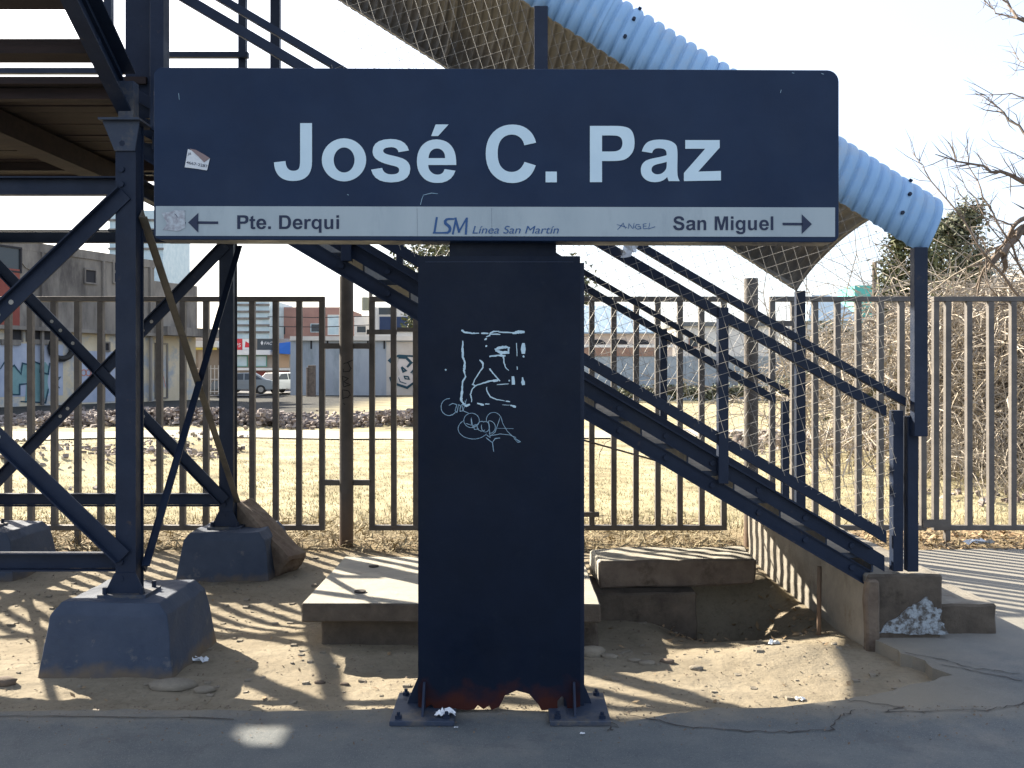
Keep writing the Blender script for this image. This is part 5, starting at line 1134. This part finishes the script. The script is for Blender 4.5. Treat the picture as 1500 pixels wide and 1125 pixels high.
# ------------------------------------------------------------------ vehicles
def car(lab, x, y, rz, m, L_=3.9, group='cars parked on the far street'):
    t = thing('parked_car', lab, 'car', (0,0,0), group); Wd = .82
    prof = [(-1.95,.28),(-1.98,.62),(-1.85,.86),(-1.1,.92),(-.55,1.40),(.75,1.44),(1.5,.98),(1.92,.90),(1.97,.55),(1.93,.28)]
    mb = MB()
    def f(u, v, t_): tap = 1-.16*max(0, (v-.9)/.5); return (u, t_*tap, v)
    mb.prism(prof, f, -Wd, Wd); part('body', mb, m, t, bevel=.05)
    for s in (-1, 1):
        w_ = MB(); w_.prism([(-.98,.95),(-.52,1.33),(.08,1.36),(.08,.95)], lambda u, v, q: (u, s*(Wd*(1-.16*max(0,(v-.9)/.5))+q), v), 0, .012).prism([(.16,.95),(.16,1.36),(.70,1.36),(1.3,.97)], lambda u, v, q: (u, s*(Wd*(1-.16*max(0,(v-.9)/.5))+q), v), 0, .012); part('side_window', w_, M['glass'], t)
    ws = MB(); ws.quad((-1.12,-.66,.945),(-1.12,.66,.945),(-.6,.6,1.38),(-.6,-.6,1.38)); part('windscreen', ws, M['glass'], t)
    for v in (-.55, .55): part('headlight', MB().box(-1.995, -1.93, v-.16, v+.16, .62, .76), M['whitewall'], t)
    part('bumper', MB().box(-2.02, -1.97, -.75, .75, .3, .48), M['plaster_gray'], t)
    for sx in (-1.25, 1.2):
        for sy in (-1, 1):
            w_ = part('wheel', MB().tube([(sx, sy*.70, .3), (sx, sy*.87, .3)], .3, 16), M['tyre'], t); part('rim', MB().tube([(sx, sy*.86, .3), (sx, sy*.88, .3)], .18, 10), M['wire'], w_)
    t.location = (x, y, .04); t.rotation_euler = (0,0,rz); return t
car('grey parked hatchback beyond the lawn, left of the white car', PX(356,61), 61, R(12), mat('grey_car', (.22,.25,.27), rough=.3))
car('white parked car before the red shutters of the shops', PX(408,63), 63, R(62), mat('white_car', (.75,.74,.70), rough=.3))
car('dark parked car half hidden behind the rear tower post', PX(318,64), 64, R(8), mat('dark_car', (.04,.07,.10), rough=.3))
mo = thing('motorcycle', 'red and white motorcycle parked by the corner kiosk', 'motorcycle', (PX(252,56), 56, .03)); bx, by, bz = PX(252,56), 56, .03
for dx in (-.55, .6): part('wheel', MB().tube([(bx+dx+.28*math.cos(a*.42), by, bz+.3+.28*math.sin(a*.42)) for a in range(16)], .05, 6), M['tyre'], mo)
part('tank', MB().hexa([(bx-.35,by-.14,bz+.6),(bx+.1,by-.14,bz+.6),(bx+.1,by+.14,bz+.6),(bx-.35,by+.14,bz+.6),(bx-.3,by-.1,bz+.85),(bx+.05,by-.1,bz+.8),(bx+.05,by+.1,bz+.8),(bx-.3,by+.1,bz+.85)]), M['red'], mo, bevel=.05)
part('seat', MB().box(bx+.1, bx+.75, by-.13, by+.13, bz+.72, bz+.82), M['tyre'], mo, bevel=.03)
part('frame', MB().tube([(bx-.55,by,bz+.3),(bx-.38,by,bz+.95)], .04, 6).tube([(bx-.35,by,bz+.4),(bx+.6,by,bz+.3)], .12, 6).tube([(bx+.1,by,bz+.7),(bx+.6,by,bz+.3)], .04, 6), M['dark'], mo)
part('handlebar', MB().tube([(bx-.34,by-.35,bz+1.02),(bx-.4,by,bz+.97),(bx-.34,by+.35,bz+1.02)], .025, 6), M['dark'], mo)
part('fairing', MB().box(bx-.58, bx-.42, by-.14, by+.14, bz+.75, bz+.98), M['whitewall'], mo, bevel=.05)

# ------------------------------------------------------------------ trees and brush
def leaf_cloud(blobs, n, size, seed):
    r_ = random.Random(seed); mb = MB()
    for k in range(n):
        (cx, cy, cz, rx, ry, rz_) = r_.choice(blobs)
        a, b_, c = (max(-1.5, min(1.5, r_.gauss(0, .55))) for _ in range(3))
        p = Vector((cx+a*rx, cy+b_*ry, cz+c*rz_)); s = size*r_.uniform(.5,1.3)
        u = Vector((r_.gauss(0,1), r_.gauss(0,1), r_.gauss(0,.7))).normalized(); v = u.cross(Vector((r_.gauss(0,1), r_.gauss(0,1), r_.gauss(0,1)))).normalized()
        mb.quad(p-u*s, p-v*s*.45, p+u*s, p+v*s*.45)
    return mb
def tree(lab, x, y, blobs, n, size, m, seed, trunk_r=.2):
    t = thing('tree', lab, 'tree', (x, y, 0), 'trees beyond the lawn'); r_ = random.Random(seed)
    B = [(x+a, y+b_, c, d, e, f) for a, b_, c, d, e, f in blobs]; tz = max(b[2] for b in B)
    mb = MB().tube([(x,y,-.1),(x+.1,y,tz*.5),(x-.05,y,tz)], [trunk_r,trunk_r*.7,.05], 8)
    for b_ in B:
        for k in range(3):
            e = Vector((b_[0]+r_.uniform(-.6,.6)*b_[3], b_[1]+r_.uniform(-.6,.6)*b_[4], b_[2]+r_.uniform(-.3,.6)*b_[5])); s0 = Vector((x, y, b_[2]*.55)); mb.tube([s0, s0.lerp(e,.5)+Vector((0,0,.3)), e], [trunk_r*.35, trunk_r*.2, .02], 5)
    part('trunk', mb, M['bark'], t); part('crown', leaf_cloud(B, n, size, seed), m, t, fix=False); return t
def blobs_px(Y, x0, lst):
    return [(PX(a,Y)-x0, rnd.uniform(-.6,.6), PZ(b_,Y), r_/F*Y, r_/F*Y*.9, q/F*Y) for a, b_, r_, q in lst]
def tree_px(lab, px, Y, lst, n, size, m, seed, tr=.2):
    x = PX(px, Y); tree(lab, x, Y, blobs_px(Y, x, lst), n, size, m, seed, tr)
tree_px('loose green tree over the roofs behind the sign pillar', 640, 72, [(610,375,26,20),(650,365,28,22),(600,430,20,22),(640,420,36,34),(612,470,16,16),(690,400,40,36),(850,425,20,24),(820,410,34,30),(760,400,40,36)], 4200, .24, M['leaf'], 21, .3)
tree_px('dark evergreen close behind the canopy post', 1318, 38, [(1316,345,14,26),(1310,395,20,42),(1325,430,28,44),(1342,385,22,42),(1315,480,26,44),(1300,440,14,30)], 6500, .12, M['leaf'], 22, .15)
tree_px('tall blue-green conifer right of the canopy end', 1405, 42, [(1412,322,20,20),(1395,350,30,22),(1402,385,40,28),(1375,420,42,28),(1425,425,42,28),(1388,338,18,18),(1440,390,24,22),(1365,390,22,24)], 8500, .13, M['leaf2'], 23, .2)
tree_px('dark bushy tree along the shed behind the right fence', 1250, 44, [(1215,500,26,20),(1250,505,30,22),(1290,500,30,24),(1235,545,34,26),(1290,550,40,28),(1180,560,34,18)], 5200, .14, M['leaf2'], 24, .12)
def hedge(lab, px0, px1, Y, py, r_, n, seed):
    x = PX((px0+px1)/2, Y); tree(lab, x, Y, blobs_px(Y, x, [(p, py+rnd.uniform(-4,4), r_, r_*.6) for p in range(px0, px1, int(r_))]), n, .12, M['leaf2'], seed, .06)
hedge('low dark hedge along the foot of the long wall', 905, 1240, 46, 575, 12, 4500, 25)

# dry thicket behind the right fence
th_ = thing('dry_thicket', 'huge tangled thicket of dry pale stems behind the right fence', 'bush', (6.4, 13, 0))
def twigs(n, seed, cx, cy, sx, sy, hmin, hmax, r0=.009, droop=1.0):
    r_ = random.Random(seed); mb = MB()
    for k in range(n):
        x, y = r_.gauss(cx, sx), r_.gauss(cy, sy); z = 0; a = r_.uniform(0, 6.28); el = r_.uniform(.7, 1.45); l = r_.uniform(hmin, hmax)
        p = Vector((x, y, float(gz(x, y)))); d = Vector((math.cos(a)*math.cos(el), math.sin(a)*math.cos(el), math.sin(el))); pts = [p.copy()]; seg = 7
        for q in range(seg):
            d = (d + Vector((r_.gauss(0,.16), r_.gauss(0,.16), r_.gauss(0,.12) - .16*droop*q/seg*1.6))).normalized(); p = p + d*l/seg; 
            if p.y < 8.5: p.y = 8.5 + r_.random()*.1; d.y = abs(d.y)
            if p.z < .03: break
            pts.append(p.copy())
        if len(pts) < 3: continue
        mb.tube(pts, [r0*(1-.75*i_/len(pts)) for i_ in range(len(pts))], 3, cap=False)
        if r_.random() < .8:
            for _ in range(3):
                j = r_.randrange(1, len(pts)); b_ = pts[j]; e = b_ + Vector((r_.gauss(0,.3), r_.gauss(0,.3), r_.gauss(.05,.25))); mb.tube([b_, b_.lerp(e,.5)+Vector((r_.gauss(0,.05), 0, r_.gauss(0,.05))), e], [r0*.5, r0*.4, r0*.25], 3, cap=False)
    return mb
part('stems', twigs(340, 31, 7.9, 14.0, 1.5, 1.2, 2.6, 4.6, .014, 1.1), M['twig'], th_, kind='stuff', fix=False)
def arches(n, seed, cx, cy, sx, sy, z0, z1, l0, l1, r0):
    r_ = random.Random(seed); mb = MB()
    for k in range(n):
        x, y = r_.gauss(cx, sx), r_.gauss(cy, sy); q = max(0, 1-((x-cx)/(2.6*sx))**2); z = z0 + (z1-z0)*r_.random()**.8*q**.6
        a = r_.uniform(0, 6.28); el = r_.uniform(-.1, 1.1); l = r_.uniform(l0, l1); p = Vector((x, y, z)); d = Vector((math.cos(a)*math.cos(el), math.sin(a)*math.cos(el)*.7, math.sin(el))); pts = [p.copy()]
        for q in range(6):
            d = (d + Vector((r_.gauss(0,.22), r_.gauss(0,.2), r_.gauss(-.26,.16)))).normalized(); p = p + d*l/6
            if p.y < 8.7 or p.z < .05: break
            pts.append(p.copy())
        if len(pts) > 2: mb.tube(pts, [r0*r_.uniform(.6,1.3)*(1-.7*i_/len(pts)) for i_ in range(len(pts))], 3, cap=False)
    return mb
part('twigs', arches(4300, 35, 8.0, 14.0, 1.45, 1.1, .55, 2.9, .5, 1.7, .0105), M['twig'], th_, kind='stuff', fix=False)
part('low_stems', twigs(320, 32, 7.1, 11.5, 1.1, .9, .7, 1.8, .007), M['twig'], th_, kind='stuff', fix=False)
th2 = thing('dry_bush', 'smaller dry brush in front of the dark shed, seen through the wire mesh', 'bush', (6.5, 17, 0))
part('stems', twigs(70, 33, 6.9, 17.5, 1.0, .9, 1.2, 2.9, .013), M['twig'], th2, kind='stuff', fix=False)
part('twigs', arches(800, 36, 7.3, 17.5, 1.1, .9, .95, 2.2, .5, 1.4, .011), M['twig'], th2, kind='stuff', fix=False)

part('dead_leaves', leaf_cloud([(7.6,15.2,1.5,1.5,.8,.8),(8.6,15.3,1.9,1.2,.8,.9),(6.7,15.2,1.0,.9,.6,.5),(7.9,15.6,2.4,.9,.6,.5)], 2600, .075, 91), M['leaf'], th_, kind='stuff', fix=False)
# bare tree reaching in from the right
bt = thing('bare_tree', 'leafless tree with long thin branches reaching in from the right edge', 'tree', (PX(1600,10.5), 10.5, 0))
br = MB(); tw_ = MB(); tp = PX(1600,10.5)
part('trunk', MB().tube([(tp,10.5,-.1),(tp-.03,10.5,1.2),(tp+.06,10.5,2.4),(tp,10.5,3.6),(tp+.1,10.5,5.0)], [.16,.14,.12,.09,.05], 9), M['bark'], bt)
r_ = random.Random(77)
def limb(pts, r0, r1, yy=10.5, ntw=10, tl=.35):
    P = []; n = len(pts)
    for k, (px, py) in enumerate(pts): Y = yy + .35*math.sin(k*1.3+px*.01); P.append(Vector((PX(px,Y), Y, PZ(py,Y))))
    Q = []
    for a, b_ in zip(P[:-1], P[1:]):
        for k in range(4): Q.append(a.lerp(b_, k/4) + Vector((r_.gauss(0,.012), r_.gauss(0,.012), r_.gauss(0,.012))))
    Q.append(P[-1]); br.tube(Q, [r0+(r1-r0)*k/(len(Q)-1) for k in range(len(Q))], 5)
    for k in range(int(ntw*1.9)):
        j = r_.randrange(len(Q)//4, len(Q)-1); b_ = Q[j]; d = (Q[j+1]-Q[j]).normalized(); s = Vector((r_.gauss(0,.5), r_.gauss(0,.5), r_.gauss(0,.6))); e = b_ + (d+s).normalized()*tl*r_.uniform(.3,1.2)
        mdl = b_.lerp(e,.55)+Vector((r_.gauss(0,.02), 0, r_.gauss(0,.02))); tw_.tube([b_, mdl, e], [r1*1.2+.0012, r1+.001, .0014], 3)
        if r_.random() < .6: e2 = mdl + Vector((r_.gauss(0,.1), r_.gauss(0,.1), r_.gauss(.03,.1))); tw_.tube([mdl, e2], [.002,.0012], 3)
limb([(1600,330),(1530,285),(1490,262),(1440,245),(1370,226)], .045, .005, ntw=14)
limb([(1600,300),(1550,255),(1510,205),(1470,165),(1428,136)], .03, .004, ntw=14)
limb([(1600,240),(1550,140),(1530,150),(1480,138),(1430,139)], .02, .003, ntw=8)
limb([(1600,120),(1540,50),(1490,25),(1470,0),(1440,-25)], .03, .005, ntw=12)
limb([(1600,90),(1530,40),(1500,30),(1460,18),(1440,2)], .02, .003, ntw=12)
limb([(1600,180),(1530,110),(1500,95),(1484,76)], .015, .003, ntw=6)
limb([(1600,420),(1500,330),(1470,370),(1454,378)], .05, .03, ntw=6)
limb([(1600,400),(1520,310),(1490,325),(1460,368),(1430,420)], .04, .012, ntw=6)
limb([(1600,520),(1500,440),(1440,370),(1400,310),(1355,250),(1335,222)], .02, .003, ntw=16)
limb([(1600,500),(1510,420),(1470,340),(1440,290),(1420,240),(1418,200)], .018, .003, ntw=14)
limb([(1600,480),(1520,400),(1480,330),(1440,310),(1410,270),(1388,208)], .014, .002, ntw=14)
limb([(1600,350),(1540,290),(1500,232),(1438,203)], .012, .002, ntw=6)
limb([(1600,470),(1530,440),(1450,330),(1405,285),(1380,235)], .012, .002, ntw=12)
limb([(1600,560),(1500,470),(1450,420),(1435,340)], .014, .003, ntw=10)
part('branch', br, M['bark'], bt, kind='stuff', fix=False); part('twig', tw_, M['bark'], bt, kind='stuff', fix=False)
